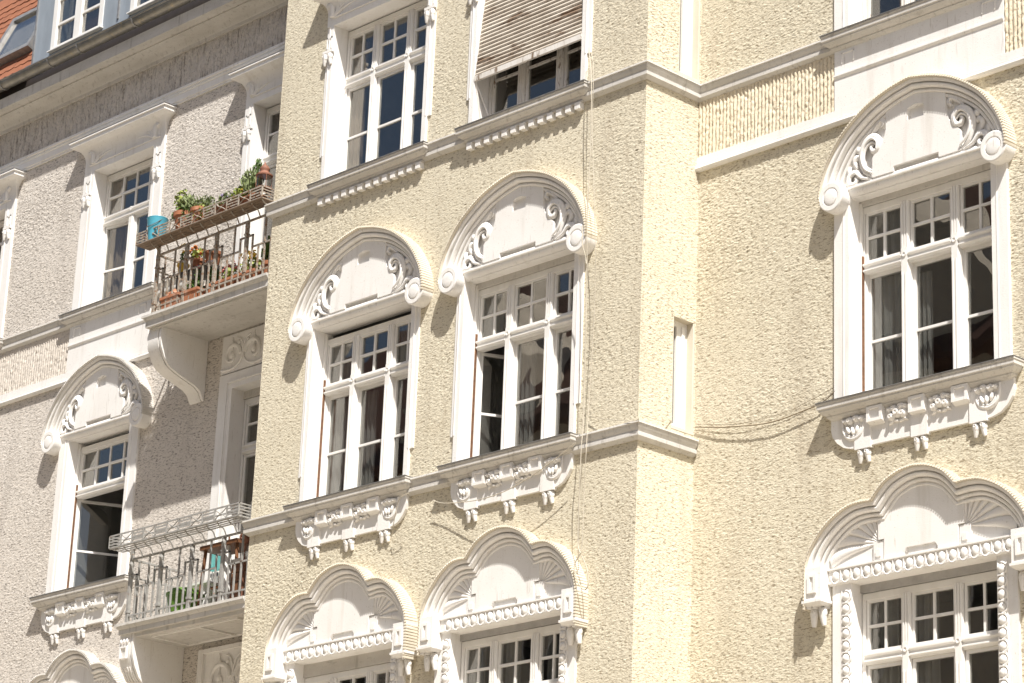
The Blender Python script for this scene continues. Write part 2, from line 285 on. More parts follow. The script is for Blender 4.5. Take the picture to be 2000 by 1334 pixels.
b = plan_sweep([(-5.8,D),(-5.8,0),(0,0),(0,D-.01)], cornice_prof(9.19)); b.build('string_course', LEDGE, cream, smooth=30)
b = plan_sweep([(-14.2,D),(-8.15,D)], cornice_prof(12.90)); b.build('string_course', LEDGE, grey, loc=-GO, smooth=30)
b = plan_sweep([(-14.2,D),(-5.8,D)], [(-.01,15.50),(.06,15.495),(.06,15.465),(.045,15.46),(.045,15.43),(.032,15.42),(.032,15.335),(.02,15.33),(.02,15.305),(-.01,15.30)]); b.build('string_course', TRIM, grey, loc=-GO, smooth=30)

# ------------------------------------------------------------------ windows
def casement(par, x0, x1, z0, z1, cols, rows, o, loc0, ang=0, rail=.030, bars=None, hinge=-1, wood=None):
    """one sash: frame, glazing bars and panes, turned about its hinge"""
    wd = wood or WOOD; w = x1-x0; hx = x0 if hinge < 0 else x1; lx0 = x0-hx; lx1 = x1-hx
    L = (hx+loc0[0], -o+loc0[1], loc0[2]); b = MB()
    for a in ((lx0,lx0+rail,z0,z1),(lx1-rail,lx1,z0,z1),(lx0+rail,lx1-rail,z0,z0+rail*1.2),(lx0+rail,lx1-rail,z1-rail,z1)): b.box(a[0],a[1],-.045,0,a[2],a[3])
    ra = ang if hinge < 0 else -ang
    b.build('sash', wd, par, L, rotz=ra)
    gx0, gx1, gz0, gz1 = lx0+rail, lx1-rail, z0+rail*1.2, z1-rail
    zs = [gz0+(gz1-gz0)*i/rows for i in range(rows+1)] if bars is None else [gz0]+list(bars)+[gz1]
    xs = [gx0+(gx1-gx0)*i/cols for i in range(cols+1)]; hb = .0125
    for x in xs[1:-1]: b = MB(); b.box(x-hb,x+hb,-.032,-.006,gz0,gz1); b.build('glazing_bar', wd, par, L, rotz=ra)
    for z in zs[1:-1]: b = MB(); b.box(gx0,gx1,-.034,-.004,z-hb,z+hb); b.build('glazing_bar', wd, par, L, rotz=ra)
    for i in range(len(xs)-1):
        for j in range(len(zs)-1): b = MB(); b.box(xs[i]-.004,xs[i+1]+.004,-.024,-.019,zs[j]-.004,zs[j+1]+.004); b.build('pane', GLASS, par, L, rotz=ra+random.uniform(-.007,.007)).rotation_euler[0] = random.uniform(-.005,.005)
def window(par, off, c, wy, zs, hw, H, dep, tz, mulls, ucols, lowbars=(), opens={}, upper=True, cols_u=None, wood=None, gap=.05, header=None, single_upper=False, deep=0, name='window'):
    """fixed frame as the window object; everything else hangs below it. z=0 is the sill."""
    wd = wood or WOOD; b = MB(); t = .044
    b.box(-hw+.009,-hw+t,-dep-.08,-dep,0,H-gap); b.box(hw-t,hw-.009,-dep-.08,-dep,0,H-gap); b.box(-hw+t,hw-t,-dep-.08,-dep,H-gap-.06,H-gap); b.box(-hw+t,hw-t,-dep-.08,-dep,0,.055)
    b.box(-hw+t,-hw+t+.012,-dep-.05,-dep-.02,.055,H-gap-.06); b.box(hw-t-.012,hw-t,-dep-.05,-dep-.02,.055,H-gap-.06)
    wo_ = b.build(name, wd, par, Vector((c,wy,zs))-Vector(off))
    O = (0,0,0)
    for x in mulls:
        b = MB(); b.box(x-.042,x+.042,-dep-.07,-dep+.008,.05,H-gap-.055) if not single_upper else b.box(x-.045,x+.045,-dep-.07,-dep+.012,.05,tz[0]+.01)
        zt = H-gap-.055 if not single_upper else tz[0]
        for q in (-.028,0,.028): b.box(x+q-.008,x+q+.008,-dep+.008,-dep+.018,.07,zt)
        b.box(x-.034,x+.034,-dep+.008,-dep+.026,.06,tz[1]+.05) if not single_upper else b.box(x-.03,x+.03,-dep+.012,-dep+.03,.06,tz[0]-.02)
        for q in (-.018,.018): b.box(x+q-.007,x+q+.007,-dep+.026,-dep+.034,.10,tz[0]-.10)
        b.rev_o(x, tz[1]-.01, [(.026,-dep+.026),(.026,-dep+.036),(.015,-dep+.036),(.013,-dep+.03),(.001,-dep+.03)], 14)
        b.build('mullion', wd, wo_)
    xs = [-hw+t]+[s for x in mulls for s in (x-.042,x+.042)]+[hw-t]; pairs = [(xs[i],xs[i+1]) for i in range(0,len(xs),2)]
    for a, e in (pairs if not single_upper else [(-hw+t,hw-t)]):
        b = MB(); z0, z1 = tz
        b.xprism([(-dep-.07,z0),(-dep+.004,z0),(-dep+.010,z0+.012),(-dep+.03,z0+.024),(-dep+.03,z0+.036),(-dep+.012,z0+.045),(-dep+.012,z1-.030),(-dep+.034,z1-.014),(-dep+.034,z1),(-dep-.07,z1+.012)], a+.001, e-.001); b.build('transom', wd, wo_)
    for i,(a,e) in enumerate(pairs if not single_upper else [(-hw+t,hw-t)]):
        casement(wo_, a+.006, e-.006, tz[1]+.012, H-gap-.06, ucols[i] if not single_upper else ucols[0], 2, -dep-.012, O, rail=.024, wood=wd)
    for i,(a,e) in enumerate(pairs):
        casement(wo_, a+.006, e-.006, .058, tz[0]-.002, 1, 2, -dep-.014-deep, O, ang=opens.get(i,0), bars=lowbars, wood=wd)
        if deep:
            b = MB()
            for q0,q1 in ((a,a+.006),(e-.006,e)): b.box(q0,q1,-dep-deep-.05,-dep-.004,.05,tz[0])
            b.build('sash_lining', wd, wo_)
    if header: b = MB(); b.box(-hw,hw,-dep-.05,-dep+.02,H-gap+.006,H+.004); b.build('blind_box', header, wo_)
    rw, rd = hw+.035, 1.1; b = MB(); a, z0, z1, o0, o1 = rw, -.06, H+.05, -dep-.085, -dep-rd
    b.add([(-a,o0,z0),(a,o0,z0),(a,o0,z1),(-a,o0,z1),(-a,o1,z0),(a,o1,z0),(a,o1,z1),(-a,o1,z1)], [(4,5,6,7),(0,1,5,4),(3,2,6,7),(0,3,7,4),(1,2,6,5)]); b.build('room_lining', DARK, wo_)
    return wo_
def jamb_pair(par, hw, out, dep, z0, z1, o=.03, name='surround', z_outer=None):
    for s in (-1,1):
        b = MB(); x0, x1 = sorted((s*hw, s*out))
        if z_outer is None: b.box(x0,x1,-dep-.095,o,z0,z1)
        else:
            xm = s*(hw+(out-hw)*.55); q0,q1 = sorted((s*hw,xm)); b.box(q0,q1,-dep-.095,o,z0,z1); q0,q1 = sorted((xm,s*out)); b.box(q0,q1,-dep-.095,o-.012,z_outer,z1)
        b.box(*sorted((s*(hw+.055),s*(hw+.068))), o, o+.006, max(z0, z_outer or z0)+.002, z1-.002)
        b.build(name, TRIM, par)
def drop_pair(b, x, z, o, h=.12, w=.038):
    for s in (-1,1):
        cx = x+s*w*1.02
        b.ell((cx,o,z-h*.33), (w*.86,.034,h*.34)); b.tube([(cx,o,z-h*.45),(cx+s*.004,o-.004,z-h*.78),(cx+s*.008,o-.008,z-h)], lambda t: w*(.72-.30*t), 8)
        b.rev_o(cx-s*.004, z-h*.22, [(w*.42,o+.028),(w*.40,o+.036),(w*.24,o+.036),(w*.20,o+.02)], 10)
def curl(b, pts, r0, r1, o, sc=1, cx=0, cz=0, s=1, tip=None, n=6):
    P = spline([(s*((x-cx)*sc+cx), (z-cz)*sc+cz) for x,z in pts], n)
    b.tube([(x, o, z) for x,z in P], lambda t: (r0*(1-abs(2*t-1)**2)+r1*(abs(2*t-1)**2)), 8)
def A_halfcurve(hw):
    k = hw/1.06; return [(0,2.945),(.22*k,2.90),(.455*k,2.815),(.645*k,2.70),(.80*k,2.57),(.93*k,2.40),(1.02*k,2.225),(1.06*k,2.06),(1.055*k,1.99)]
def ridge_teeth(b, path, o1, step=.030):
    P = [Vector(p) for p in path]; acc = 0
    for i in range(len(P)-1):
        seg = P[i+1]-P[i]; L = seg.length; d = seg/L; nn = Vector((d.y,-d.x))*-1
        while acc < L:
            p = P[i]+d*acc; a = p-d*.0085; e = p+d*.0085; q = nn*.019
            b.add([(a.x,.0,a.y),(e.x,.0,e.y),(e.x+q.x,.0,e.y+q.y),(a.x+q.x,.0,a.y+q.y),(a.x,o1,a.y),(e.x,o1,e.y),(e.x+q.x,o1-.006,e.y+q.y),(a.x+q.x,o1-.006,a.y+q.y)], [(4,5,6,7),(0,1,5,4),(1,2,6,5),(2,3,7,6),(3,0,4,7)])
            acc += step
        acc -= L
def smooth_strip(path, o1):
    b = MB(); b.sweep(path, [(.002,.1),(.002,o1-.004),(-.013,o1-.008),(-.016,0)], 1); return b
HOODP = [(0,0),(0,.135),(.012,.138),(.034,.132),(.036,.088),(.043,.086),(.050,.112),(.062,.118),(.076,.112),(.084,.098),(.086,.058),(.092,.056),(.098,.074),(.112,.076),(.122,.068),(.124,.036),(.130,.034),(.136,.052),(.150,.054),(.162,.044),(.166,.018),(.166,0)]
def pediment_arch(par, hw, opw, surr, flash=None):
    half = A_halfcurve(hw); L = spline([(-x,z) for x,z in reversed(half[1:])]+[(0,2.945)], 6)[:-1]; R = spline(half, 6)
    L = spline([(-x,z) for x,z in reversed(half)], 6)
    path = L+R[1:]
    b = MB(); b.sweep(path, HOODP, 1); b.build('hood_moulding', TRIM, par, smooth=28)
    b = smooth_strip(path, .168); ridge_teeth(b, path, .172); b.build('hood_flashing', flash or CREAMS, par)
    # tympanum ground
    k = hw/1.06; inner = [(x*.86,z-.10) for x,z in path]; poly = inner+[(.9*k,1.99),(-.9*k,1.99)]
    b = MB(); b.prism(poly, 0, .012); b.build('tympanum', TRIM, par)
    # raised plate
    q = []
    def arc(s): return [(s*.505*k,2.115),(s*.505*k,2.31),(s*.485*k,2.335),(s*.43*k,2.38),(s*.385*k,2.44),(s*.36*k,2.50),(s*.345*k,2.56),(s*.345*k,2.735)]
    q = [(-.26*k,2.115),(-.26*k,2.165),(.26*k,2.165),(.26*k,2.115)]
    poly = list(reversed(arc(-1)))[::1]
    poly = [(-.345*k,2.735)]+list(reversed(arc(-1)))[1:]+q+arc(1)+[(.2*k,2.80),(.0,2.835),(-.2*k,2.80)]
    b = MB(); rec = [(.095*k,2.705),(.0,2.74),(-.095*k,2.72)] 
    # plate split round the keystone recess
    cut = [(-.095*k,2.575),(-.095*k,2.71),(0,2.725),(.095*k,2.69),(.095*k,2.575)]
    pl = [p for p in poly]
    left = [(-.095*k,2.835-.02)]+[(-.2*k,2.80)]+[(-.345*k,2.735)]+list(reversed(arc(-1)))[1:]+q[:2]+[(-.095*k,2.165)]
    b.prism(left, .0, .058); b.prism([(-x,z) for x,z in reversed(left)], .0, .058)
    b.prism([(-.095*k,2.165),(.095*k,2.165),(.095*k,2.575),(-.095*k,2.575)], .0, .0579)
    b.prism([(-.095*k,2.69),(-.06*k,2.705),(0,2.715),(.06*k,2.705),(.095*k,2.69),(.095*k,2.82),(0,2.835),(-.095*k,2.82)], .0, .0579); b.build('plaque', TRIM, par)
    for s in (-1,1):
        b = MB(); P1 = [(.50*k,2.125),(.60*k,2.20),(.645*k,2.34),(.605*k,2.47),(.51*k,2.53),(.435*k,2.475),(.44*k,2.395),(.495*k,2.375),(.525*k,2.42),(.505*k,2.45)]
        curl(b, P1, .034, .014, .042, s=s); curl(b, P1[:7], .016, .009, .068, .86, .52*k, 2.36, s); curl(b, P1[:6], .014, .008, .055, .70, .52*k, 2.33, s)
        curl(b, P1[1:7], .016, .008, .05, 1.10, .52*k, 2.37, s)
        P2 = [(.53*k,2.115),(.63*k,2.15),(.71*k,2.225),(.785*k,2.20),(.79*k,2.13),(.735*k,2.105),(.70*k,2.14),(.72*k,2.17)]
        curl(b, P2, .028, .012, .042, s=s); curl(b, P2[:6], .016, .008, .055, .82, .70*k, 2.15, s)
        P3 = [(.53*k,2.56),(.47*k,2.62),(.40*k,2.665),(.365*k,2.625),(.395*k,2.585)]
        curl(b, P3, .030, .014, .026, s=s); curl(b, P3, .012, .006, .05, .8, .43*k, 2.62, s)
        P4 = [(.70*k,2.26),(.735*k,2.33),(.70*k,2.38),(.665*k,2.35)]
        curl(b, P4, .03, .014, .024, s=s); b.ell((s*.68*k,.03,2.44),(.035,.03,.04)); b.ell((s*.80*k,.02,2.26),(.03,.03,.055))
        b.build('acanthus_relief', TRIM, par, smooth=60)
        b = MB(); cx = s*(hw-.13); cz = 2.005
        b.rev_o(cx, cz, [(.142,0),(.142,.148),(.132,.156),(.092,.156),(.086,.146),(.078,.146),(.074,.158),(.06,.162),(.02,.163)], 36, 1, 1.03)
        b.build('scroll', TRIM, par, smooth=35)
        b = MB(); b.xprism([(0,2.02),(.10,2.02),(.10,1.995),(0,1.995)], *sorted((s*(hw+.01),s*(hw-.02)))); b.build('hood_stop', flash or CREAMS, par)
    b = MB(); b.box(-opw-.02,opw+.02,-.25,-.12,2.001,2.10); b.xprism([(-.12,2.0),(.018,2.0),(.03,2.008),(.046,2.03),(.05,2.045),(.05,2.06),(.066,2.068),(.066,2.085),(.05,2.095),(.04,2.115),(0,2.118),(-.12,2.118)], -hw+.20, hw-.20); b.build('lintel', TRIM, par, smooth=30)
def sill(par, hw, o=.15, ob=-.24, inner=.78):
    b = MB(); b.ledge(-hw, hw, [(o,.0),(o+.002,-.018),(o-.006,-.020),(o-.006,-.058),(o-.018,-.066),(o-.018,-.078),(o-.045,-.105),(o-.07,-.115),(o-.07,-.128),(o-.095,-.15),(o-.11,-.158)], 0); b.build('sill', LEDGE, par, smooth=30)
    b = MB(); b.box(-hw-.004,hw+.004,0,o+.01,.001,.007); b.box(-inner,inner,ob,0,-.02,.007); b.build('sill_flashing', ZINC, par)
def apron(par, hw, o=.035):
    k = hw/.975; b = MB(); z0 = -.148
    arcp = [(-.975*k,-.25),(-.96*k,-.31),(-.91*k,-.375),(-.84*k,-.43),(-.76*k,-.455),(-.70*k,-.462)]
    poly = [(-.975*k,z0)]+arcp+[(.70*k,-.462)]+[(-x,z) for x,z in reversed(arcp[:-1])]+[(.975*k,z0)]
    b.prism(poly, 0, o)
    for x in (-.615*k,0,.615*k): b.box(x-.092,x+.092,0,o+.016,-.482,-.20)
    b.build('apron', TRIM, par)
    for x in (-.455*k,0,.455*k):
        b = MB(); h = .0875; zc = -.19
        for q in ((x-h,x+h,zc-.075,zc-.047),(x-h,x+h,zc+.045,zc+.07),(x-h,x-h+.03,zc-.047,zc+.045),(x+h-.03,x+h,zc-.047,zc+.045)): b.box(q[0],q[1],0,o+.06,q[2],q[3])
        b.box(x-h+.03,x+h-.03,0,o+.042,zc-.047,zc+.045); b.xprism([(o,zc-.10),(o+.04,zc-.075),(o,zc-.075)], x-h, x+h); b.build('apron_block', TRIM, par)
    for x in (-.2275*k,.2275*k):
        b = MB(); zc = -.24
        for dx,dz,r in ((-.065,-.015,.042),(.0,.02,.055),(.066,.0,.046),(-.035,.06,.035),(.045,.066,.035),(-.085,.055,.026),(.09,.06,.026)):
            b.ell((x+dx,o+.012,zc+dz),(r,.042,r)); b.rev_o(x+dx,zc+dz,[(r*.5,o+.045),(r*.48,o+.058),(r*.25,o+.058),(r*.2,o+.045)],10)
        for dx,dz,tl in ((-.075,-.065,.5),(-.02,-.055,-.2),(.04,-.06,.3),(.085,-.05,-.5)): b.ell((x+dx,o+.006,zc+dz),(.034,.022,.015),8,5,tl)
        b.build('flower_relief', TRIM, par, smooth=60)
    for s in (-1,1):
        b = MB(); C = [(.84*k,-.165),(.835*k,-.26),(.79*k,-.345),(.715*k,-.372),(.64*k,-.345),(.605*k,-.285),(.62*k,-.25),(.65*k,-.265)]
        curl(b, C, .019, .011, o+.008, s=s); curl(b, C[1:7], .015, .008, o+.012, .78, .71*k, -.29, s)
        for dx,dz,r in ((.75,-.20,.038),(.68,-.19,.036),(.62,-.20,.03),(.80,-.20,.024)): b.ell((s*dx*k,o+.01,dz),(r,.04,r)); b.rev_o(s*dx*k,dz,[(r*.5,o+.044),(r*.48,o+.054),(r*.25,o+.054),(r*.2,o+.04)],10)
        for dx,dz,tl in ((.765,-.285,1.2),(.715,-.30,1.5),(.665,-.295,1.9)): b.ell((s*dx*k,o+.02,dz),(.045,.026,.018),8,5,s*tl)
        b.build('leaf_relief', TRIM, par, smooth=60)
    for x in (-.615*k,0,.615*k):
        b = MB(); drop_pair(b, x, -.484, .02, .125, .040); b.build('pendant_drops', TRIM, par, smooth=60)
def guide_rails(par, hw, dep, H):
    for s in (-1,1):
        b = MB(); b.box(*sorted((s*(hw-.002),s*(hw-.030))), -dep+.004, -dep+.03, .01, H-.02); b.build('blind_guide_rail', WOOD, par)
        if s < 0: b = MB(); b.box(s*(hw-.030),s*(hw-.042),-dep+.004,-dep+.026,.01,H-.55); b.build('blind_strap', RUST, par)

DEPA = .15
def window_A(par, off, c, wy, hw, out, hood, sillw, kw, zo=None):
    w = window(par, off, c, wy, 9.20, hw, 2.0, DEPA, (1.27,1.365), (-.285,.285), (2,2,2), lowbars=(.615,), **kw)
    jamb_pair(w, hw, out, DEPA, 0.01, 2.02, z_outer=zo); pediment_arch(w, hood, hw, out); sill(w, sillw, inner=hw); apron(w, sillw-.12+.03); guide_rails(w, hw, DEPA, 2.0); return w
wA1 = window_A(cream, (0,0,0), -4.09, 0, .795, .915, 1.08, .975, dict(header=None, gap=.085, deep=.03, wood=WOOD), .34)
wA2 = window_A(cream, (0,0,0), -1.69, 0, .795, .915, 1.06, .945, dict(header=SLATE if False else LEDGE, gap=.07, deep=.03, opens={0:RAD(62)}), .34)
wA3 = window_A(cream, (0,0,0), X3, D, .81, .985, 1.06, 1.105, dict(header=LEDGE, gap=.06, deep=.03))
# ---- trefoil windows of the lower floor
def B_half(hw):
    e = hw-1.10; return [(0,2.915),(.14,2.895),(.29,2.835),(.385,2.76),(.46,2.675)], [(.46,2.675),(.55+.2*e,2.682),(.68+.4*e,2.665),(.82+.7*e,2.585),(.95+.9*e,2.46),(1.06+e,2.29),(1.10+e,2.12),(1.10+e,1.80)]
def egg_run(b, pts, o, vertical):
    for i,(x,z) in enumerate(pts):
        rx, rz = (.043,.058) if not vertical else (.044,.043)
        b.ell((x,o,z),(rx,.03,rz)); n = 12
        ring = [(x+(rx+.012)*math.cos(a), o+.008, z+(rz+.010)*math.sin(a)) for a in [math.pi*(1+j/n) if not vertical else math.pi*(-.5+j/n) for j in range(n+1)]]
        b.tube(ring, .010, 6)
        if vertical: b.box(x-.035,x+.04,o-.02,o+.018,z-.062,z-.052)
        else: b.box(x+.055,x+.063,o-.02,o+.02,z-.045,z+.05)
def window_B(par, off, c, wy, hw, hood, kw, mulls=(-.285,.285), uc=(2,2,2), narrow=False):
    w = window(par, off, c, wy, 5.50, hw, 2.0, .12, (1.27,1.365), mulls, uc, lowbars=(.615,), **kw)
    c1, c2 = B_half(hood); half = spline(c1,6)[:-1]+spline(c2,6); path = [(-x,z) for x,z in reversed(half)]+half[1:]
    b = MB(); b.sweep(path, HOODP, 1); b.build('hood_moulding', TRIM, w, smooth=28)
    b = smooth_strip(path, .168); ridge_teeth(b, path, .172); b.build('hood_flashing', CREAMS if par is cream else LEDGE, w)
    b = MB(); b.prism([(x*.9,z-.09) for x,z in path if z > 2.2]+[(hood-.1,2.06),(-hood+.1,2.06)], 0, .012); b.build('tympanum', TRIM, w)
    b = MB(); top = [(.40,2.60),(.33,2.675),(.24,2.745),(.13,2.79),(0,2.805)]
    r = [(.185,2.15),(.22,2.15),(.405,2.15),(.405,2.34),(.47,2.34),(.47,2.585)]+top
    l = [(-x,z) for x,z in reversed(r[:-1])]
    b.prism(r+l+[(-.185,2.15),(-.185,2.185),(-.155,2.225),(.155,2.225),(.185,2.185)], 0, .045); b.box(-.15,.15,0,.025,2.15,2.225); b.build('plaque', TRIM, w)
    for s in (-1,1):
        b = MB(); fx, fz = .47, 2.325; na, nr, pet = 112, 10, 7; vs = []; ks = hood-1.10
        for i in range(na+1):
            th = RAD(88)+(RAD(196)-RAD(88))*i/na
            Rm = .25+.24*math.sin(min(1,i/na*1.25)*math.pi*.5)**1.4+ks*.6*i/na; fr = (i/na*pet)%1 if i < na else .999
            for j in range(nr+1):
                t = j/nr; bend = .30*(1-t)*t; a = th-bend; hgt = .010+.062*(t**.7)*(math.sin(math.pi*min(max(fr,.001),.999))**.5)*(.55+.45*fr)*(1-.35*t)
                vs.append((s*(fx-Rm*t*math.cos(a)*-1 if False else fx+Rm*t*-math.cos(a)), hgt, fz+Rm*t*math.sin(a)))
        b.add(vs, [(i*(nr+1)+j,i*(nr+1)+j+1,(i+1)*(nr+1)+j+1,(i+1)*(nr+1)+j) for i in range(na) for j in range(nr)])
        b.build('shell_relief', TRIM, w, smooth=25)
        b = MB(); q0,q1 = sorted((s*.415,s*.53)); b.box(q0,q1,0,.035,2.165,2.33); b.box(q0+.03,q1-.03,.035,.048,2.19,2.25); b.build('corner_block', TRIM, w)
        b = MB(); x0,x1 = sorted((s*(hood+.015),s*(hood-.185))); b.box(x0,x1,0,.155,1.86,2.165)
        b.ledge(x0-.012,x1+.012,[(.17,1.868),(.17,1.845),(.15,1.83),(.14,1.82)]); xm=(x0+x1)/2
        for qx0,qx1,qz0,qz1 in ((xm-.05,xm-.02,1.93,2.10),(xm+.02,xm+.05,1.93,2.10),(xm-.02,xm+.02,1.93,1.955),(xm-.02,xm+.02,2.075,2.10)): b.box(qx0,qx1,.15,.172,qz0,qz1)
        b.build('hood_block', TRIM, w)
        b = MB(); drop_pair(b, xm, 1.815, .06, .17, .05); b.build('pendant_drops', TRIM, w, smooth=60)
        b = MB(); b.box(*sorted((s*hw,s*(hw+.215))), -.215, .025, 0, 2.0); b.build('surround', TRIM, w)
        b = MB(); egg_run(b, [(s*(hw+.055), 1.88-.112*i) for i in range(14)], .028, True)
        b.tube([(s*(hw+.012),.025,.3),(s*(hw+.012),.025,1.94)], .010, 5); b.tube([(s*(hw+.105),.025,.3),(s*(hw+.105),.025,1.94)], .010, 5); b.build('egg_moulding', TRIM, w, smooth=50)
    b = MB(); b.box(-hw-.02,hw+.02,-.23,-.2,2.0,2.155); b.xprism([(-.2,2.0),(.03,2.0),(.06,2.015),(.06,2.03),(.035,2.04),(.055,2.10),(.05,2.125),(.07,2.135),(.07,2.15),(0,2.155),(-.2,2.155)], -hood+.19, hood-.19)
    b.build('lintel', TRIM, w, smooth=30)
    n = int((2*hood-.42)/.118); b = MB(); egg_run(b, [(-(n-1)*.059+.118*i, 2.075) for i in range(n)], .045, False); b.build('egg_moulding', TRIM, w, smooth=50); return w
wB1 = window_B(cream, (0,0,0), -4.09, 0, .76, 1.10, dict(header=LEDGE, gap=.14))
wB2 = window_B(cream, (0,0,0), -1.69, 0, .76, 1.08, dict(header=PELM, gap=.07))
wB3 = window_B(cream, (0,0,0), X3, D, .79, 1.22, dict(header=PELM, gap=.08))
wB4 = window_B(grey, GO, LC, D, .64, 1.10, dict(header=LEDGE, single_upper=True), (0,), (4,))
# ---- plain windows of the upper floor
def hood_C(par, hw, out, z=1.95):
    b = MB(); b.box(-out,out,-.28,.03,z,z+.09)                                                   # lintel face
    b.xprism([(.03,z+.088),(.044,z+.088),(.044,z+.10),(.03,z+.104)], -out+.10, out-.10)
    b.box(-out,out,-.1,.028,z+.09,z+.30); b.build('lintel', TRIM, par)
    b = MB(); n = 9; prof = [(.20,z+.43),(.203,z+.41),(.185,z+.405),(.185,z+.36),(.17,z+.35)]
    prof += [(.17-.14*math.sin(i/n*math.pi/2), z+.345-.20*(1-math.cos(i/n*math.pi/2))) for i in range(1,n+1)]
    b.ledge(-out-.17, out+.17, prof); b.build('hood_cornice', TRIM, par, smooth=30)
    b = MB(); b.ledge(-out-.175, out+.175, [(.205,z+.436),(.205,z+.431)]); b.build('hood_flashing', ZINC, par)
    for s in (-1,1):
        b = MB(); x = s*(hw+.02)
        P = [(x,z+.10),(x,z+.17),(x+s*.012,z+.235),(x+s*.05,z+.262),(x+s*.075,z+.235)]
        b.tube([(p[0],.045,p[1]) for p in spline(P,5)], lambda t: .032+.008*t, 8)
        for k,(ex,ez,h) in enumerate(((.30,.15,.10),(.20,.17,.14),(.10,.185,.17))):
            Q = spline([(x-s*.03,z+.105),(x-s*(.06+ex*.2),z+.10+h*.55),(x-s*(.05+ex*.75),z+.10+h*.95),(x-s*(.05+ex*1.15),z+.10+h)],5); b.tube([(p[0],.034,p[1]) for p in Q], lambda t: .017*(1-t)+.006, 6)
        b.build('bracket_leaf', TRIM, par, smooth=50)
        b = MB(); xs = s*(hw+out)/2; zc = z-.33
        b.box(xs-.085,xs+.085,.02,.055,zc,zc+.03); b.box(xs-.05,xs+.05,.02,.045,zc-.02,zc); drop_pair(b, xs, zc-.01, .045, .14, .042)
        for q in ((xs-.045,xs-.028),(xs+.028,xs+.045)): b.box(*q,.03,.038,zc+.06,zc+.20)
        b.box(xs-.045,xs+.045,.03,.038,zc+.18,zc+.20); b.build('pendant_drops', TRIM, par, smooth=50)
def dentils(par, hw):
    b = MB(); b.box(-hw+.11,hw-.11,0,.05,-.175,-.155); b.build('dentil_band', LEDGE, par); n = 13
    for i in range(n):
        x = -hw+.16+(2*hw-.32)*i/(n-1); b = MB(); b.box(x-.036,x+.036,0,.065,-.245,-.176); b.build('dentil', TRIM, par)
def panel(par, hw, wy=0):
    b = MB(); b.box(-hw,hw,0,.025,-.77,-.14); b.build('apron', TRIM, par)
    b = MB(); b.xprism([(.0251,-.40),(.042,-.405),(.042,-.42),(.0251,-.445)], -hw, hw); b.build('apron_ledge', TRIM, par)
    b = MB()
    for x in (-hw+.165,hw-.165):
        b.box(x-.075,x-.066,.025,.034,-.30,-.19); b.box(x+.066,x+.075,.025,.034,-.30,-.19); b.box(x-.075,x+.075,.025,.034,-.199,-.19)
    b.build('apron_square', TRIM, par)
def window_C(par, off, c, wy, hw, out, sillw, kw, mulls=(-.285,.285), uc=(2,2,2), zo=None, dent=False, pan=False):
    w = window(par, off, c, wy, 12.90, hw, 1.95, .18, (1.22,1.33), mulls, uc, lowbars=(.60,), gap=0.02, **kw)
    jamb_pair(w, hw, out, .18, .01, 1.95, z_outer=zo); hood_C(w, hw, out); sill(w, sillw, .13, -.27, hw)
    if dent: dentils(w, sillw)
    if pan: panel(w, out)
    return w
wC1 = window_C(cream, (0,0,0), -4.09, 0, .795, .915, .965, {}, zo=.36, dent=True)
wC2 = window_C(cream, (0,0,0), -1.69, 0, .795, .915, .955, dict(wood=PEEL), zo=.36, dent=True)
wC3 = window_C(cream, (0,0,0), X3, D, .81, .985, 1.08, dict(wood=PEEL), pan=True)
wC4 = window_C(grey, GO, LC, D, .64, .855, .985, dict(single_upper=True, opens={0:RAD(9)}), (0,), (4,), pan=True)
wC5 = window_C(grey, GO, LF, D, .64, .855, .985, dict(single_upper=True), (0,), (4,), pan=True)
# ---- arched window of the grey house
wA4 = window(grey, GO, LC, D, 9.20, .64, 2.0, DEPA, (1.27,1.365), (), (4,), lowbars=(.615,), single_upper=True, opens={0:RAD(64)}, gap=.06)
jamb_pair(wA4, .64, .83, DEPA, .01, 2.02); pediment_arch(wA4, 1.055, .64, .83, LEDGE); sill(wA4, .985, inner=.64); apron(wA4, .87); guide_rails(wA4, .64, DEPA, 2.0)
# ---- slit windows in the side of the bay
def slit(z0, z1):
    b = MB()                                       # local x runs along +y of the world, outward is +x
    b.box(.45,.47,-.14,-.003,z0,z1); b.box(.745,.77,-.14,-.003,z0,z1); b.box(.45,.77,-.14,-.003,z1-.004,z1+.004); b.box(.45,.77,-.14,.004,z0-.03,z0)
    o = b.build('window', CREAMS, cream, (0,0,0), rotz=RAD(90))
    b = MB(); b.box(.47,.50,-.13,-.085,z0,z1-.004); b.box(.60,.745,-.13,-.085,z0,z1-.004); b.box(.50,.60,-.13,-.085,z1-.06,z1-.004); b.box(.50,.60,-.13,-.085,z0,z0+.06); b.box(.66,.70,-.085,-.07,z0,z1-.05); b.build('frame', WOOD, o)
    b = MB(); b.box(.50,.60,-.115,-.11,z0+.06,z1-.06); b.build('pane', GLASS, o)
    b = MB(); b.box(.455,.765,-.5,-.135,z0,z1); b.build('room_lining', BLACK, o)
slit(9.28, 10.39); slit(12.98, 15.2)
# ---- balcony doors
def door(zf, ztop, hood):
    H = ztop-zf; w = window(grey, GO, DC, D, zf, .70, H, .17, (H-.78,H-.68), (0,), (2,2), lowbars=(.9,), gap=.10 if not hood else .02, name='balcony_door', header=LEDGE if not hood else None)
    jamb_pair(w, .70, .85 if hood else .95, .17, .0, H)
    if hood: hood_C(w, .70, .85, H)
    else:
        b = MB(); b.box(-.95,.95,-.265,.03,H,H+.19); b.build('lintel', TRIM, w)
        b = MB(); b.sweep([(-.80,0),(-.80,H+.09),(.80,H+.09),(.80,0)], [(0,.03),(.0,.045),(.02,.045),(.02,.03)]); b.build('architrave', TRIM, w)
    return w
door(12.12, 14.85, True); dm = door(8.40, 11.22, False)
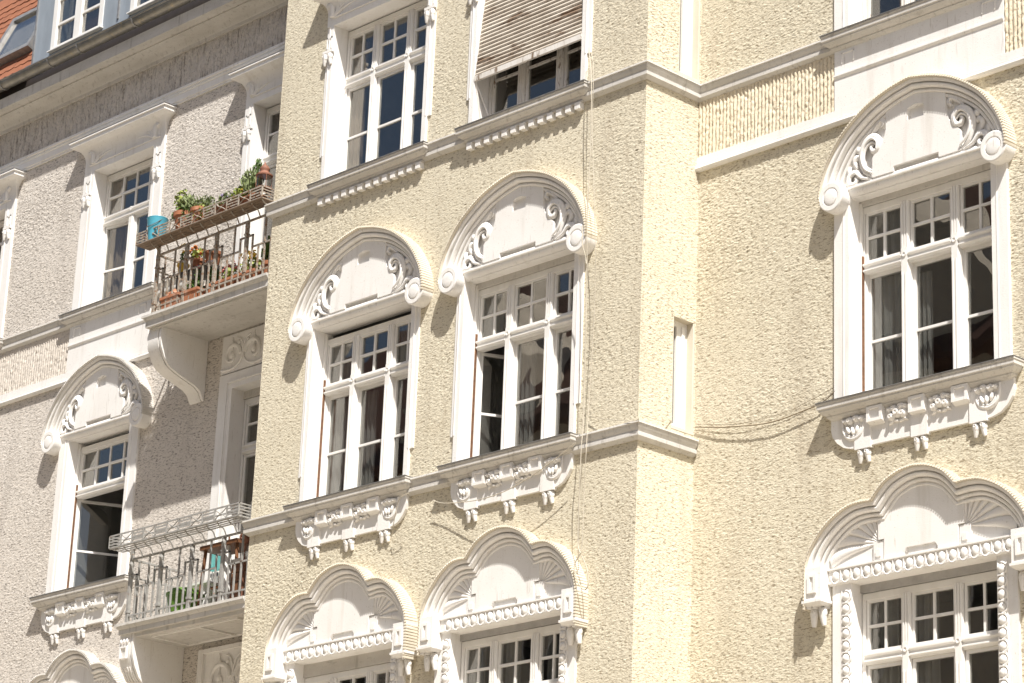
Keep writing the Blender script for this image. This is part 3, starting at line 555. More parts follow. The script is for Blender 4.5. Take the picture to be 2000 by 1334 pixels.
# relief over the lower door and the framed relief under the lower balcony
def scrollwork(b, x0, n, z0, h, o):
    for i in range(n):
        c = x0+i*h*1.02; s = 1 if i%2 == 0 else -1
        pts = [(c+s*.42*h*math.cos(a)*(1-.12*a), z0+h*.42+.40*h*math.sin(a)*(1-.12*a)) for a in [k*.62 for k in range(12)]]
        b.tube([(p[0],o,p[1]) for p in spline(pts,4)], lambda t: .022*(1-t)+.010, 7)
        pts = [(c-s*.45*h, z0+.05*h),(c-s*.30*h,z0+.02*h),(c+s*.1*h,z0+.03*h),(c+s*.42*h,z0+.22*h),(c+s*.5*h,z0+.55*h),(c+s*.40*h,z0+.85*h),(c+s*.2*h,z0+.95*h)]
        b.tube([(p[0],o,p[1]) for p in spline(pts,5)], lambda t: .020-.01*t, 7)
        for k in range(4): b.ell((c+s*(-.1+.13*k)*h,o,z0+(.72+.07*(k%2))*h),(.024,.022,.03))
        b.ell((c,o,z0+.45*h),(.04,.03,.05)); b.tube([(c,o,z0+.5*h),(c+.01,o,z0+.75*h),(c-.01,o,z0+h)], .010, 6)
b = MB(); b.box(DC-.95,DC+.95,0,.02,11.43,11.90); p = b.build('relief_panel', TRIM, grey, (9,0,0))
b = MB(); scrollwork(b, DC-.75, 4, 11.46, .40, .025); b.build('scroll_relief', TRIM, p, smooth=60)
b = MB(); x0,x1,z0,z1 = DC-.93,DC+.95,7.45,8.12
b.box(x0,x1,0,.015,z0-.6,z1)
for q in ((x0,x0+.09,z0-.02,z1),(x0+.09,x1,z1-.05,z1),(x0+.09,x1,z0-.02,z0+.06)): b.box(q[0],q[1],.0151,.05,q[2],q[3])
p = b.build('relief_panel', TRIM, grey, (9,0,0)); b = MB(); scrollwork(b, x0+.38, 3, z0+.09, .50, .025); b.build('scroll_relief', TRIM, p, smooth=60)

# ------------------------------------------------------------------ balconies (between the bay and x = -8.15)
BX0, BX1 = -8.15, -5.815
def bar(b, p, q, w): b.tube([p, q], w, 4)
def balcony(zt, iron, lower):
    b = MB(); V = lambda x,y,z: (x+9-0, D-y, z)     # local: o measured from the recessed wall
    bx0, bx1 = BX0+9, BX1+9
    b.box(bx0, bx1, .005, D+.02, zt-.03, zt); b.box(bx0+.04, bx1, .005, D-.02, zt-.145 if not lower else zt-.12, zt-.03)
    b.xprism([(D-.02,zt-.031),(D+.012,zt-.031),(D-.005,zt-.055),(D-.02,zt-.065)], bx0+.03, bx1)
    b.box(bx0+.10, bx1, .005, D-.06, zt-.165, zt-.12)
    sl_ = b.build('balcony', LEDGE, grey, (0,0,0))
    if lower:
        b = MB()
        for q in ((bx0+.5,bx1-.28,D-.16,D-.14),(bx0+.5,bx1-.28,.09,.11)): b.box(q[0],q[1],q[2],q[3],zt-.185,zt-.166)
        for x in (bx0+.5,bx1-.30,bx1-1.0): b.box(x,x+.02,.11,D-.16,zt-.185,zt-.166)
        b.build('soffit_moulding', TRIM, sl_)
    # console
    b = MB(); zz = zt-.13
    outl = [(.005,zz+.0),(D-.10,zz+.0),(D-.07,zz-.12),(D-.09,zz-.26),(D-.15,zz-.385),(.55,zz-.48),(.42,zz-.54),(.28,zz-.585),(.14,zz-.63),(.07,zz-.68),(.02,zz-.77),(.005,zz-.78)]
    if lower: outl = [(.005,zz+.02),(D-.06,zz+.02),(D-.05,zz-.10),(D-.055,zz-.22),(D-.10,zz-.36),(D-.17,zz-.48),(.48,zz-.60),(.34,zz-.70),(.18,zz-.80),(.06,zz-.92),(.005,zz-1.0)]
    cx0, cx1 = -8.12+9, -7.86+9
    b.xprism(outl, cx0, cx1-.055); b.xprism([(o*.94 if o>.01 else o,z+.0 if i<2 else z+.02) for i,(o,z) in enumerate(outl)], cx1-.055, cx1-.035); b.xprism(outl, cx1-.035, cx1)
    if lower:
        for i in range(4): b.xprism([(D-.10,zz-.36),(D-.09,zz-.365),(D-.16,zz-.49),(.47,zz-.615),(.33,zz-.715),(.34,zz-.70),(.48,zz-.60)], cx0+.025+i*.045, cx0+.045+i*.045)
        for i in range(3): b.ell((cx0+.05+i*.055,D-.045,zz-.07),(.02,.02,.03))
        for q in ((.03,.05,-.13,-.27),(.145,.165,-.13,-.27),(.05,.145,-.13,-.145),(.05,.145,-.255,-.27)): b.box(cx0+q[0],cx0+q[1],D-.06,D-.035,zz+q[3],zz+q[2])
    b.build('console', TRIM, sl_, smooth=30)
    # railing: y = .02 of the world -> o = D-.02
    ro = D-.03; x0, x1 = -7.98+9, bx1-.02; zb, zr = zt+.085, zt+.745
    def part(name, f): bb = MB(); f(bb); return bb.build(name, iron, sl_)
    part('bottom_rail', lambda b: b.box(x0,x1,ro-.008,ro+.008,zb-.009,zb+.009)); part('top_rail', lambda b: (b.box(x0,x1,ro-.012,ro+.012,zr-.010,zr+.010)))
    part('bottom_rail', lambda b: b.box(x0-.008,x0+.008,.01,ro,zb-.009,zb+.009)); part('top_rail', lambda b: b.box(x0-.012,x0+.012,.01,ro,zr-.010,zr+.010))
    n = 19; st = (x1-x0)/n
    for i in range(n+1):
        x = x0+i*st; k = i%5
        if k == 0:
            part('post', lambda b: (b.box(x-.020,x+.020,ro-.018,ro+.018,zt,zr+.0), b.box(x-.027,x+.027,ro-.025,ro+.025,zt+.12,zt+.145), b.box(x-.027,x+.027,ro-.025,ro+.025,zr-.17,zr-.15), b.ell((x,ro,zr-.06),(.03,.03,.05))))
        elif k in (1,4): part('baluster', lambda b: b.box(x-.009,x+.009,ro-.009,ro+.009,zt,zr-.18))
        else: part('baluster', lambda b: b.box(x-.009,x+.009,ro-.009,ro+.009,zt,(zr-.33) if k == 2 else zr))
        if k == 0 and i: part('key_bar', lambda b: b.box(x-st-.009,x+.02,ro-.009,ro+.009,zr-.198,zr-.18))
        if k == 1: part('key_bar', lambda b: b.box(x-st+.02,x+.009,ro-.009,ro+.009,zr-.198,zr-.18))
        if k == 2: part('key_bar', lambda b: b.box(x-st+.009,x+2*st-.009,ro-.009,ro+.009,zr-.345,zr-.327))
    for j in range(1,7):
        y = ro-j*.108; part('baluster', lambda b: b.box(x0-.009,x0+.009,y-.009,y+.009,zt,zr if j%2 else zr-.2))
    part('key_bar', lambda b: b.box(x0-.008,x0+.008,.02,ro,zr-.21,zr-.194))
    # planter tray on curved arms
    to1, to0 = D+.155, D-.05; tz0, tz1 = zt+.875, zt+1.015
    tx0, tx1 = -8.20+9, bx1-.012
    def tray(b):
        for z in (tz0,tz1): b.box(tx0,tx1,to1-.012,to1,z-.008,z+.008); b.box(tx0,tx1,to0,to0+.012,z-.007,z+.007)
        for x in (tx0,tx1-.010):
            for k in range(5): b.box(x,x+.008,to0,to1,tz0+k*(tz1-tz0)/4-.006,tz0+k*(tz1-tz0)/4+.006)
        ns = 11; sx = (tx1-tx0)/ns
        for i in range(ns):
            a = tx0+i*sx; b.box(a-.007,a+.007,to1-.012,to1+.002,tz0,tz1)
            if i%2 == 0:
                for k in range(1,4): b.box(a+.007,a+sx-.007,to1-.008,to1-.002,tz0+k*(tz1-tz0)/4-.008,tz0+k*(tz1-tz0)/4+.008)
            else:
                zc = (tz0+tz1)/2
                for s in (-1,1):
                    P = spline([(a+.01,to1-.006,zc-s*.058),(a+sx*.3,to1-.006,zc-s*.02),(a+sx*.5,to1-.006,zc),(a+sx*.7,to1-.006,zc+s*.02),(a+sx-.01,to1-.006,zc+s*.058)],4); b.tube(P,.006,5)
                b.ell((a+sx/2,to1-.004,zc),(.016,.008,.014))
        b.box(tx1-.014,tx1,to1-.014,to1+.002,tz0,tz1+.01)
    part('planter_tray', tray)
    def slats(b):
        for k in range(4): o_ = to0+.02+k*(to1-to0-.04)/3; b.box(tx0,tx1,o_-(.012 if lower else .024),o_+(.012 if lower else .024),tz0-.010,tz0-.003)
    bb = MB(); slats(bb); bb.build('tray_slat', IRON if lower else mat('brown_tray_wood', (.21,.145,.095), .8, .4, 12), sl_)
    for i in range(12):
        x = x0+.03+i*(x1-x0-.05)/11
        part('tray_arm', lambda b: b.tube(spline([(x,to1-.03,tz0-.008),(x,to1-.07,tz0-.045),(x,ro+.06,tz0-.06),(x,ro+.012,zr-.01)],5), .008, 5))
    part('post', lambda b: (b.box(x0-.016,x0+.016,ro-.016,ro+.016,zr,tz0), b.box(x1-.016,x1+.016,ro-.016,ro+.016,zr,tz1)))
    return sl_, tz0, zt
bal_u = balcony(12.09, IRONR, False); bal_l = balcony(8.365, IRON, True)

# ------------------------------------------------------------------ eaves, gutter, roof and dormer of the grey house
b = MB(); b.xprism([(0,16.01),(.035,16.01),(.04,16.05),(.06,16.065),(.075,16.10),(.11,16.135),(.16,16.155),(.205,16.16),(.205,16.175),(.315,16.178),(.325,16.165),(.345,16.165),(.345,16.315),(.25,16.32),(0,16.33)], -14.2, -5.8)
b.build('eaves_cornice', LEDGE, grey, (9,0,0), smooth=30)
b = MB(); b.box(-14.2,-5.8,.0,.27,16.331,16.56); b.build('eaves_board', BLACK if False else DKWOOD, grey, (9,0,0))
b = MB(); gy, gz, gr = .42, 16.475, .088
pr = [(gy+gr*math.cos(a), gz+gr*math.sin(a)) for a in [math.pi*(1+i/14) for i in range(15)]]; pr2 = [(gy+(gr-.006)*math.cos(a), gz+(gr-.006)*math.sin(a)) for a in [math.pi*(2-i/14) for i in range(15)]]
b.xprism(pr+pr2, -14.2, -5.82); b.tube([(-14.2,gy+gr,gz+.004),(-5.82,gy+gr,gz+.004)], .012, 8); g_ = b.build('gutter', GUT, grey, (9,0,0), smooth=40)
for x in (-12.32,-11.21,-10.55,-9.35,-8.2,-7.0):
    b = MB(); b.xprism([(gy+(gr+.009)*math.cos(a), gz+(gr+.009)*math.sin(a)) for a in [math.pi*(1+i/14) for i in range(15)]]+[(gy+(gr-.001)*math.cos(a), gz+(gr-.001)*math.sin(a)) for a in [math.pi*(2-i/14) for i in range(15)]], x-.012, x+.012); b.build('gutter_bracket', ZINC, g_)
# roof slope: from (y .50, z 16.48) back at 52 degrees
RS = RAD(66); RY, RZ = .50, 16.50
def roofpt(x, t, h=0): return (x+9, D-(RY+t*math.cos(RS)-h*math.sin(RS)), RZ+t*math.sin(RS)+h*math.cos(RS))
b = MB(); v = [roofpt(-18.2,.02,-.03),roofpt(-5.8,.02,-.03),roofpt(-5.8,5.5,-.03),roofpt(-18.2,5.5,-.03)]; b.add(v+[(p[0],p[1],p[2]-.06) for p in v], [(0,1,2,3),(4,5,6,7),(0,1,5,4),(2,3,7,6)])
roof = b.build('roof', ODARKT, grey)
tv = []; tw, tl = .168, .30
def tile_mesh():
    b = MB(); n = 5; prof = [(-tw/2,.0)]+[(-tw/2+tw*i/n, -.02-.028*math.sin(math.pi*i/n)) for i in range(n+1)]
    P = [(-tw/2,.28),(tw/2,.28)]+[(tw/2-tw*i/n, -.015*math.sin(math.pi*i/n)*1.8) for i in range(n+1)]
    q = len(P); lo = [roofpt(x-9+0,t,.000+.016*(1-t/.28)) for x,t in P]; hi = [roofpt(x-9,t,.016+.018*(1-t/.28)) for x,t in P]
    o0 = roofpt(-9,0,0); lo = [(p[0]-o0[0],p[1]-o0[1],p[2]-o0[2]) for p in lo]; hi = [(p[0]-o0[0],p[1]-o0[1],p[2]-o0[2]) for p in hi]
    b.add(lo+hi, [tuple(range(q)), tuple(range(2*q-1,q-1,-1))]+[(i,(i+1)%q,q+(i+1)%q,q+i) for i in range(q)])
    o = b.build('tile', TILE, roof); return o
t0 = tile_mesh(); first = True
for r in range(17):
    for cidx in range(17):
        x = -11.98-.09-cidx*(tw+.004)-(tw/2 if r%2 else 0); t = -.03+r*.145
        if x < -15.2: continue
        o = t0 if first else t0.copy()
        if not first: COL.objects.link(o)
        first = False; p = roofpt(x, t, random.uniform(0,.006)); o.location = (p[0],-p[1],p[2]); o.rotation_euler = (random.uniform(-.012,.012),0,random.uniform(-.02,.02))
# roof window
def rbox(b, x0, x1, t0_, t1_, h0, h1): b.add([roofpt(x,t,h) for x in (x0,x1) for t in (t0_,t1_) for h in (h0,h1)], [(0,1,3,2),(4,6,7,5),(0,4,5,1),(2,3,7,6),(0,2,6,4),(1,5,7,3)])
b = MB()
for q in ((-13.35,-12.28,.62,.70),(-13.35,-12.28,1.50,1.58),(-13.35,-13.27,.70,1.50),(-12.36,-12.28,.70,1.50)): rbox(b,*q,.02,.14)
sk = b.build('roof_window', ZINC, grey); b = MB(); rbox(b,-13.28,-12.35,.69,1.51,.10,.106); b.build('pane', GLASS, sk); b = MB(); rbox(b,-13.28,-12.35,.69,1.51,.03,.04); b.build('blind', WOOD, sk)
# dormer
DY = .52; do = D-DY; b = MB()
b.box(-11.94+9,-11.53+9,do-.6,do,16.62,18.3); b.box(-10.36+9,-9.75+9,do-.6,do,16.62,18.3); b.box(-8.58+9,-5.8+9,do-.6,do,16.62,18.3); b.box(-11.96+9,-5.8+9,do-1.5,do+.08,18.3,18.42); b.box(-11.94+9,-5.8+9,do-.55,do-.01,16.45,16.74)
dr = b.build('dormer', SLATE, grey)
b = MB(); b.box(-11.955+9,-11.925+9,do-.02,do+.014,16.60,18.3); b.box(-10.03+9,-10.0+9,do,do+.016,16.76,18.3); b.box(-12.02+9,-11.6+9,do,do+.06,16.60,16.66); b.build('seam', ZINC, dr)
for x0,x1 in ((-11.53,-10.36),(-9.75,-8.58)):
    b = MB(); a, e = x0+9, x1+9
    for q in ((a,a+.09,16.74,18.3),(e-.09,e,16.74,18.3),((a+e)/2-.07,(a+e)/2+.07,16.80,18.3),(a+.09,e-.09,16.74,16.80),(a+.09,e-.09,18.22,18.3)): b.box(q[0],q[1],do-.08,do+.012,q[2],q[3])
    b.box(a-.02,e+.02,do-.05,do+.05,16.735,16.75)
    b.build('window', WOOD, dr)
    for i in range(2):
        p0 = a+.09 if i == 0 else (a+e)/2+.07; p1 = (a+e)/2-.07 if i == 0 else e-.09
        for zq in (17.13,17.50): b = MB(); b.box(p0,p1,do-.05,do-.01,zq-.016,zq+.016); b.build('glazing_bar', WOOD, dr)
        b = MB(); b.box(p0,p1,do-.035,do-.03,16.80,18.22); b.build('pane', GLASS, dr)
    b = MB(); b.box(a+.01,e-.01,do-.56,do-.50,16.75,18.3); b.build('room_lining', DARK, dr)
    b = MB(); P = [(a+.10+.1*i/8+.02*math.sin(i*1.7), do-.16-.02*math.cos(i*2.1)) for i in range(9)]
    b.add([(x,o_,z) for x,o_ in P for z in (16.82,18.2)], [(2*i,2*i+1,2*i+3,2*i+2) for i in range(8)]); b.build('curtain', CURT, dr, smooth=60)

# ------------------------------------------------------------------ curtains
def curtain(c, wy, dep, x0, x1, z0, z1, label, material=CURT, seed=0, gather=0, name='curtain'):
    rs = random.Random(seed); b = MB(); n = 40; nz = 8; vs = []
    for j in range(nz+1):
        t = j/nz
        for i in range(n+1):
            s = i/n; x = x0+(x1-x0)*s*(1-gather*(1-t))
            vs.append((x, -dep+.022*math.sin(s*19+rs.random()*.4+t)+.012*math.sin(s*43), z1+(z0-z1)*(1-t)))
    b.add(vs, [(j*(n+1)+i,j*(n+1)+i+1,(j+1)*(n+1)+i+1,(j+1)*(n+1)+i) for j in range(nz) for i in range(n)])
    o = b.build(name, material, None, (c,wy,0), smooth=80); return tag(o, label, 'curtain', 'curtains behind the window panes')
curtain(X3,D,.275,-.76,-.34,9.25,10.45,'white sheer curtain filling the lower left light of the recessed arched window',seed=1)
curtain(X3,D,.26,-.76,-.40,10.55,11.12,'white sheer curtain in the upper left light of the recessed arched window',seed=21)
curtain(X3,D,.30,-.24,-.10,9.25,10.4,'narrow white curtain behind the middle light of the recessed arched window',seed=2)
curtain(-4.09,0,.30,-.76,-.50,9.25,10.45,'white curtain in the lower left light of the left arched bay window',seed=3)
curtain(-4.09,0,.27,-.76,-.42,10.55,11.1,'white curtain in the upper left light of the left arched bay window',seed=23)
curtain(-4.09,0,.31,-.24,-.06,9.25,10.45,'slim white curtain in the middle light of the left arched bay window',seed=4)
curtain(-4.09,0,.27,.34,.56,10.55,11.1,'white curtain in the upper right light of the left arched bay window',seed=24)
curtain(-1.69,0,.31,-.22,-.04,9.25,10.45,'slim white curtain in the middle light of the right arched bay window',seed=5)
curtain(-1.69,0,.27,-.76,-.50,10.55,11.1,'white curtain in the upper left light of the right arched bay window',seed=6)
curtain(-4.09,0,.30,-.76,-.55,12.95,14.7,'pale curtain in the left light of the upper left bay window',BEIGE,seed=7)
curtain(LC,D,.32,-.60,-.12,12.95,14.2,'beige curtain in the tilted casement beside the upper balcony',BEIGE,seed=8,gather=.2)
curtain(LC,D,.29,-.60,-.36,14.2,14.75,'beige curtain end in the upper light beside the upper balcony',BEIGE,seed=9)
curtain(LC,D,.27,-.60,-.34,10.55,11.1,'pale curtain in the upper light of the arched window on the grey wall',seed=10)
curtain(X3,D,.24,-.74,-.46,5.6,7.4,'striped white curtain in the left light of the lowest right window',seed=11)
curtain(X3,D,.25,-.24,-.02,5.6,7.4,'white curtain in the middle light of the lowest right window',seed=12)
curtain(-1.69,0,.24,-.72,-.52,5.6,7.4,'white curtain in the left light of the lowest right bay window',seed=13)
curtain(-1.69,0,.25,-.22,-.04,5.6,7.4,'white curtain in the middle light of the lowest right bay window',seed=14)
curtain(-1.69,0,.25,.36,.50,5.6,7.4,'white curtain in the right light of the lowest right bay window',seed=15)

# ------------------------------------------------------------------ the wooden roller blind over the upper right bay window
bl = tag(empty('roller_blind', (-1.69,-.02,13.47)), 'weathered wooden slat blind pushed out over the upper right bay window', 'blind')
pt = .048; ns = 30; tl_ = .105
for i in range(ns):
    z = .03+i*pt; o_ = -.0-z*tl_; b = MB(); b.xprism([(o_-.014,z),(o_+.010,z-.006),(o_+.016,z+.012),(o_+.004,z+pt-.014),(o_-.014,z+pt-.014)], -.785, .785)
    s_ = b.build('slat', BLINDW, bl, (random.uniform(-.004,.004),0,0)); s_.rotation_euler[1] = random.uniform(-.0035,.0035)
b = MB(); b.box(-.79,.79,-.014,.016,-.03,.028); b.build('bottom_rail', PEEL, bl)
for s in (-1,1):
    b = MB(); b.tube([(s*.78,0,0),(s*.80,-.10,-.44)], .012, 6); b.build('side_arm', PEEL, bl)
    b = MB(); b.tube([(s*.79,.012,0),(s*.74,-.12,-.30),(s*.70,-.16,-.47)], .009, 6); b.build('side_stay', PEEL, bl)
b = MB(); b.box(-.80,.80,-.115,-.085,-.455,-.435); b.build('sill_rail', RUST, bl)

# ------------------------------------------------------------------ ropes and wires
def pxY(x, y, Y):                                   # photo pixel -> point on the plane y = Y
    v = rt*((x-1000)/F_PX)-up*((y-667)/F_PX)+fw; t = (Y-CAM.y)/v.y; p = CAM+v*t; return (p.x, -Y, p.z)
def cord(name, pts, r, label, cat, m=ROPE):
    b = MB(); b.tube(spline(pts, 8), r, 6); o = b.build(name, m, None, smooth=60)
    p = o.data.vertices[0].co.copy()
    for v in o.data.vertices: v.co -= p
    o.location = p; return tag(o, label, cat)
cord('rope', [pxY(1150,97,-.09),pxY(1155,160,-.19),pxY(1153,290,-.17),pxY(1147,420,-.19),pxY(1146,560,-.17),pxY(1140,800,-.17),pxY(1135,880,-.20),pxY(1131,980,-.16),pxY(1129,1060,-.14),pxY(1134,1080,-.17)], .0048, 'long pale rope hanging down the bay beside the right bay windows', 'rope')
cord('rope', [pxY(1151,97,-.08),pxY(1159,130,-.15),pxY(1157,250,-.15),pxY(1161,400,-.17),pxY(1163,560,-.13),pxY(1150,790,-.11),pxY(1145,880,-.17),pxY(1141,960,-.12),pxY(1137,1060,-.12),pxY(1131,1085,-.15)], .0034, 'thin rope strand just right of the long rope on the bay', 'rope')
cord('rope', [pxY(1138,440,-.30),pxY(1137,462,-.31),pxY(1138,480,-.31),pxY(1143,500,-.30),pxY(1145,515,-.30)], .006, 'short rope end looped over the scroll of the right bay window hood', 'rope')
cord('rope', [pxY(1134,1080,-.17),pxY(1122,1105,-.18),pxY(1128,1135,-.18),pxY(1141,1152,-.17),pxY(1149,1140,-.17),pxY(1146,1110,-.17),pxY(1136,1085,-.17)], .006, 'loop of rope end lying on the hood of the lowest right bay window', 'rope')
cord('wire', [pxY(1358,834,.755),pxY(1420,834,.735),pxY(1500,826,.73),pxY(1560,806,.735),pxY(1605,786,.74),pxY(1632,763,.755)], .0055, 'sagging wire across the recessed wall to the sill of the arched window', 'wire', mat('dark_wire', (.22,.17,.11), .8))
cord('wire', [pxY(1358,828,.76),pxY(1440,828,.75),pxY(1530,806,.75),pxY(1590,778,.755),pxY(1630,756,.765)], .0025, 'thin upper wire across the recessed wall beside the sagging one', 'wire', MATS['dark_wire'])
cord('wire', [pxY(1124,865,-.19),pxY(1080,900,-.20),pxY(1030,935,-.20),pxY(980,962,-.20),pxY(930,977,-.14),pxY(870,983,-.08),pxY(845,977,-.08)], .0045, 'wire drooping from the sill end under the right arched bay window', 'wire')
cord('wire', [pxY(798,963,-.19),pxY(780,975,-.19),pxY(772,1005,-.12),pxY(764,1050,-.05)], .004, 'short wire hanging from the sill end of the left arched bay window', 'wire')
cord('wire', [pxY(1150,812,-.03),pxY(1180,818,-.05),pxY(1240,822,-.09),(.09,.05,9.24),(.06,-.25,9.26),(.02,-.45,9.36)], .0035, 'thin wire running round the corner of the bay above the string course', 'wire')

# ------------------------------------------------------------------ things on the balconies
def foliage(b, c, r, n, size, seed, spike=False):
    rs = random.Random(seed)
    for _ in range(n):
        while True:
            p = [rs.uniform(-1,1) for _ in range(3)]
            if sum(q*q for q in p) < 1: break
        x, o, z = c[0]+p[0]*r[0], c[1]+p[1]*r[1], c[2]+p[2]*r[2]; s = size*rs.uniform(.5,1.3)
        d = Vector((rs.gauss(0,1),rs.gauss(0,1),rs.gauss(.4 if not spike else 2.2,.8))).normalized(); e = d.orthogonal().normalized(); a = rs.uniform(0,6.28); e = Matrix.Rotation(a,3,d) @ e
        P = Vector((x,o,z)); wdt = s*(.45 if not spike else .13)
        q = [P-d*s*.5, P+e*wdt, P+d*s*.6, P-e*wdt]; b.add([tuple(t) for t in q], [(0,1,2,3)])
def stems(b, base, c, r, n, seed, rad=.004):
    rs = random.Random(seed)
    for _ in range(n): e = (c[0]+rs.uniform(-.8,.8)*r[0], c[1]+rs.uniform(-.8,.8)*r[1], c[2]+rs.uniform(-.2,.8)*r[2]); b.tube([base,((base[0]*.4+e[0]*.6),(base[1]*.4+e[1]*.6),(base[2]*.5+e[2]*.5)),e], rad, 4)
def blooms(b, c, r, n, size, seed):
    rs = random.Random(seed)
    for _ in range(n):
        p = (c[0]+rs.uniform(-1,1)*r[0], c[1]+rs.uniform(-1,1)*r[1], c[2]+rs.uniform(-.3,1)*r[2])
        for k in range(6): a = k*1.047+rs.random(); b.ell((p[0]+size*.6*math.cos(a),p[1]+size*.35*math.sin(a),p[2]+size*.45*math.sin(a*1.3)),(size*.45,size*.4,size*.4),6,4)
def potted(loc, pr, ph, plant, label, cat='potted plant', potm=TERRA, long=0, group='plants on the upper balcony'):
    """plant: list of (kind, centre, radii, count, size, material)"""
    e = tag(empty('potted_plant', loc), label, cat, group); b = MB()
    if long: b.add([(x,o,z) for z,k in ((0,.85),(ph,1)) for x,o in ((-long*k,-pr*k),(long*k,-pr*k),(long*k,pr*k),(-long*k,pr*k))], [(0,1,2,3),(0,1,5,4),(1,2,6,5),(2,3,7,6),(3,0,4,7)]); b.box(-long-.008,long+.008,-pr-.008,pr+.008,ph-.03,ph)
    else: b.rev_z(0,0,[(pr*.68,0),(pr*.92,ph*.78),(pr*1.04,ph*.78),(pr*1.06,ph),(pr*.94,ph),(pr*.90,ph*.86),(.001,ph*.86)],22)
    b.build('pot', potm, e, smooth=40)
    for i,(kind,c,r,n,s,m_) in enumerate(plant):
        b = MB()
        if kind == 'bloom': blooms(b,c,r,n,s,i+n); b.build('flowers', m_, e, smooth=60)
        else:
            foliage(b,c,r,n,s,i+n,kind=='spike'); stems(b,(c[0]*.5,c[1]*.5,ph*.8),c,r,max(5,n//30),i); b.build('foliage', m_, e)
    return e
ty, tzu = -.05, 12.09+.875+.004                      # tray centre line and floor
potted((-7.42,ty,tzu), .125, .23, [('leaf',(-.05,0,.38),(.13,.09,.17),230,.042,LEAFY),('spike',(.08,0,.34),(.12,.08,.12),160,.07,LEAFG),('leaf',(.02,0,.30),(.17,.10,.12),260,.04,LEAFG),('leaf',(.0,.06,.20),(.18,.05,.12),120,.035,LEAF)], 'round terracotta pot with leggy yellow green plant in the upper planter tray')
potted((-7.10,ty,tzu), .12, .20, [('leaf',(0,0,.24),(.26,.09,.10),300,.03,LEAFG),('spike',(0,0,.27),(.22,.08,.09),220,.06,LEAFG),('leaf',(.05,.06,.14),(.2,.05,.12),160,.03,LEAFY)], 'terracotta pot with low grey green trailing herb in the upper planter tray')
potted((-6.62,ty,tzu), .075, .11, [('leaf',(0,0,.19),(.18,.08,.10),300,.032,LEAFG),('bloom',(-.02,.02,.23),(.09,.04,.03),8,.018,LIL)], 'low planter box with lilac flowers in the upper tray', long=.15)
potted((-6.36,ty,tzu), .075, .11, [('leaf',(0,0,.19),(.15,.08,.10),260,.034,LEAFY),('bloom',(.0,.02,.21),(.09,.04,.03),9,.022,YEL)], 'low planter box with yellow flowers in the upper tray', long=.13)
potted((-6.15,ty+.01,tzu), .075, .11, [('spike',(-.04,0,.30),(.22,.07,.17),520,.08,LEAFG),('spike',(.06,0,.36),(.06,.05,.24),170,.09,LEAF)], 'tall upright rosemary bush in the upper tray next to the lantern', long=.16)
# blue bucket
e = tag(empty('bucket', (-7.93,ty-.01,tzu)), 'chipped light blue enamel bucket at the left end of the upper planter tray', 'bucket')
b = MB(); b.rev_z(0,0,[(.095,0),(.125,.27),(.131,.285),(.125,.29),(.118,.27),(.092,.02),(.001,.02)],28); b.build('body', BLUE, e, smooth=40)
b = MB(); b.tube(spline([(-.12,.0,.27),(-.10,.08,.20),(0,.125,.16),(.10,.08,.20),(.12,0,.27)],6), .004, 5); b.build('handle', RUST, e)
# lantern
e = tag(empty('lantern', (-5.93,-.06,tzu+.14)), 'round glass lantern with rust brown dome lid at the end of the upper planter tray', 'lantern')
b = MB(); b.rev_z(0,0,[(.085,0),(.09,.012),(.085,.02),(.001,.02)],22); b.build('base', CLAY, e, smooth=40)
b = MB(); b.rev_z(0,0,[(.075,.02),(.088,.07),(.085,.16)],22,False); b.build('glass', GLASS, e, smooth=60)
b = MB(); b.rev_z(0,0,[(.098,.16),(.10,.175),(.085,.185),(.055,.21),(.05,.225),(.058,.24),(.055,.265),(.035,.29),(.012,.31),(.008,.335),(.001,.34)],22); b.build('lid', CLAY, e, smooth=50)
b = MB(); [b.tube([(.09*math.cos(a),.09*math.sin(a),.015),(.095*math.cos(a),.095*math.sin(a),.165)],.004,5) for a in (.4,2.0,3.5,5.1)]; b.build('cage', CLAY, e)
# behind the upper railing
zf = 12.092
e = tag(empty('side_table', (-7.45,.30,zf)), 'dark slatted plant table behind the upper balcony railing', 'table'); b = MB(); b.box(-.32,.32,-.15,.15,.46,.49); b.build('tabletop', DKWOOD, e)
for x in (-.29,.29):
    for o_ in (-.13,.13): b = MB(); b.box(x-.015,x+.015,o_-.015,o_+.015,0,.46); b.build('leg', DKWOOD, e)
b = MB(); b.box(-.30,.30,-.13,.13,.20,.22); b.build('shelf', DKWOOD, e)
potted((-7.52,.28,zf+.49), .09, .15, [('bloom',(0,0,.24),(.12,.07,.09),16,.026,ORG),('leaf',(0,0,.22),(.12,.08,.08),70,.05,LEAFY)], 'orange autumn flowers in a pot on the dark balcony table')
potted((-7.22,.27,zf+.49), .105, .17, [('leaf',(0,0,.18),(.05,.05,.04),30,.04,LEAF)], 'nearly bare terracotta pot at the right end of the dark balcony table')
potted((-7.73,.22,zf+.49), .07, .13, [('bloom',(0,0,.30),(.04,.03,.10),5,.022,YEL),('leaf',(0,0,.22),(.06,.05,.08),40,.045,LEAF)], 'yellow pot with a yellow flower at the left end of the dark balcony table', potm=YPOT)
potted((-7.68,.10,zf), .08, .17, [('leaf',(0,0,.2),(.14,.06,.05),60,.06,TERRA)], 'terracotta trough with dry red leaves at the left foot of the upper railing', long=.17)
potted((-7.30,.10,zf), .085, .15, [('leaf',(0,0,.20),(.15,.07,.09),110,.05,LEAF),('bloom',(.07,.03,.42),(.015,.01,.012),3,.03,PINK),('leaf',(.07,.03,.32),(.03,.03,.10),20,.06,LEAF)], 'terracotta trough with one tall pink flower behind the upper railing', long=.16)
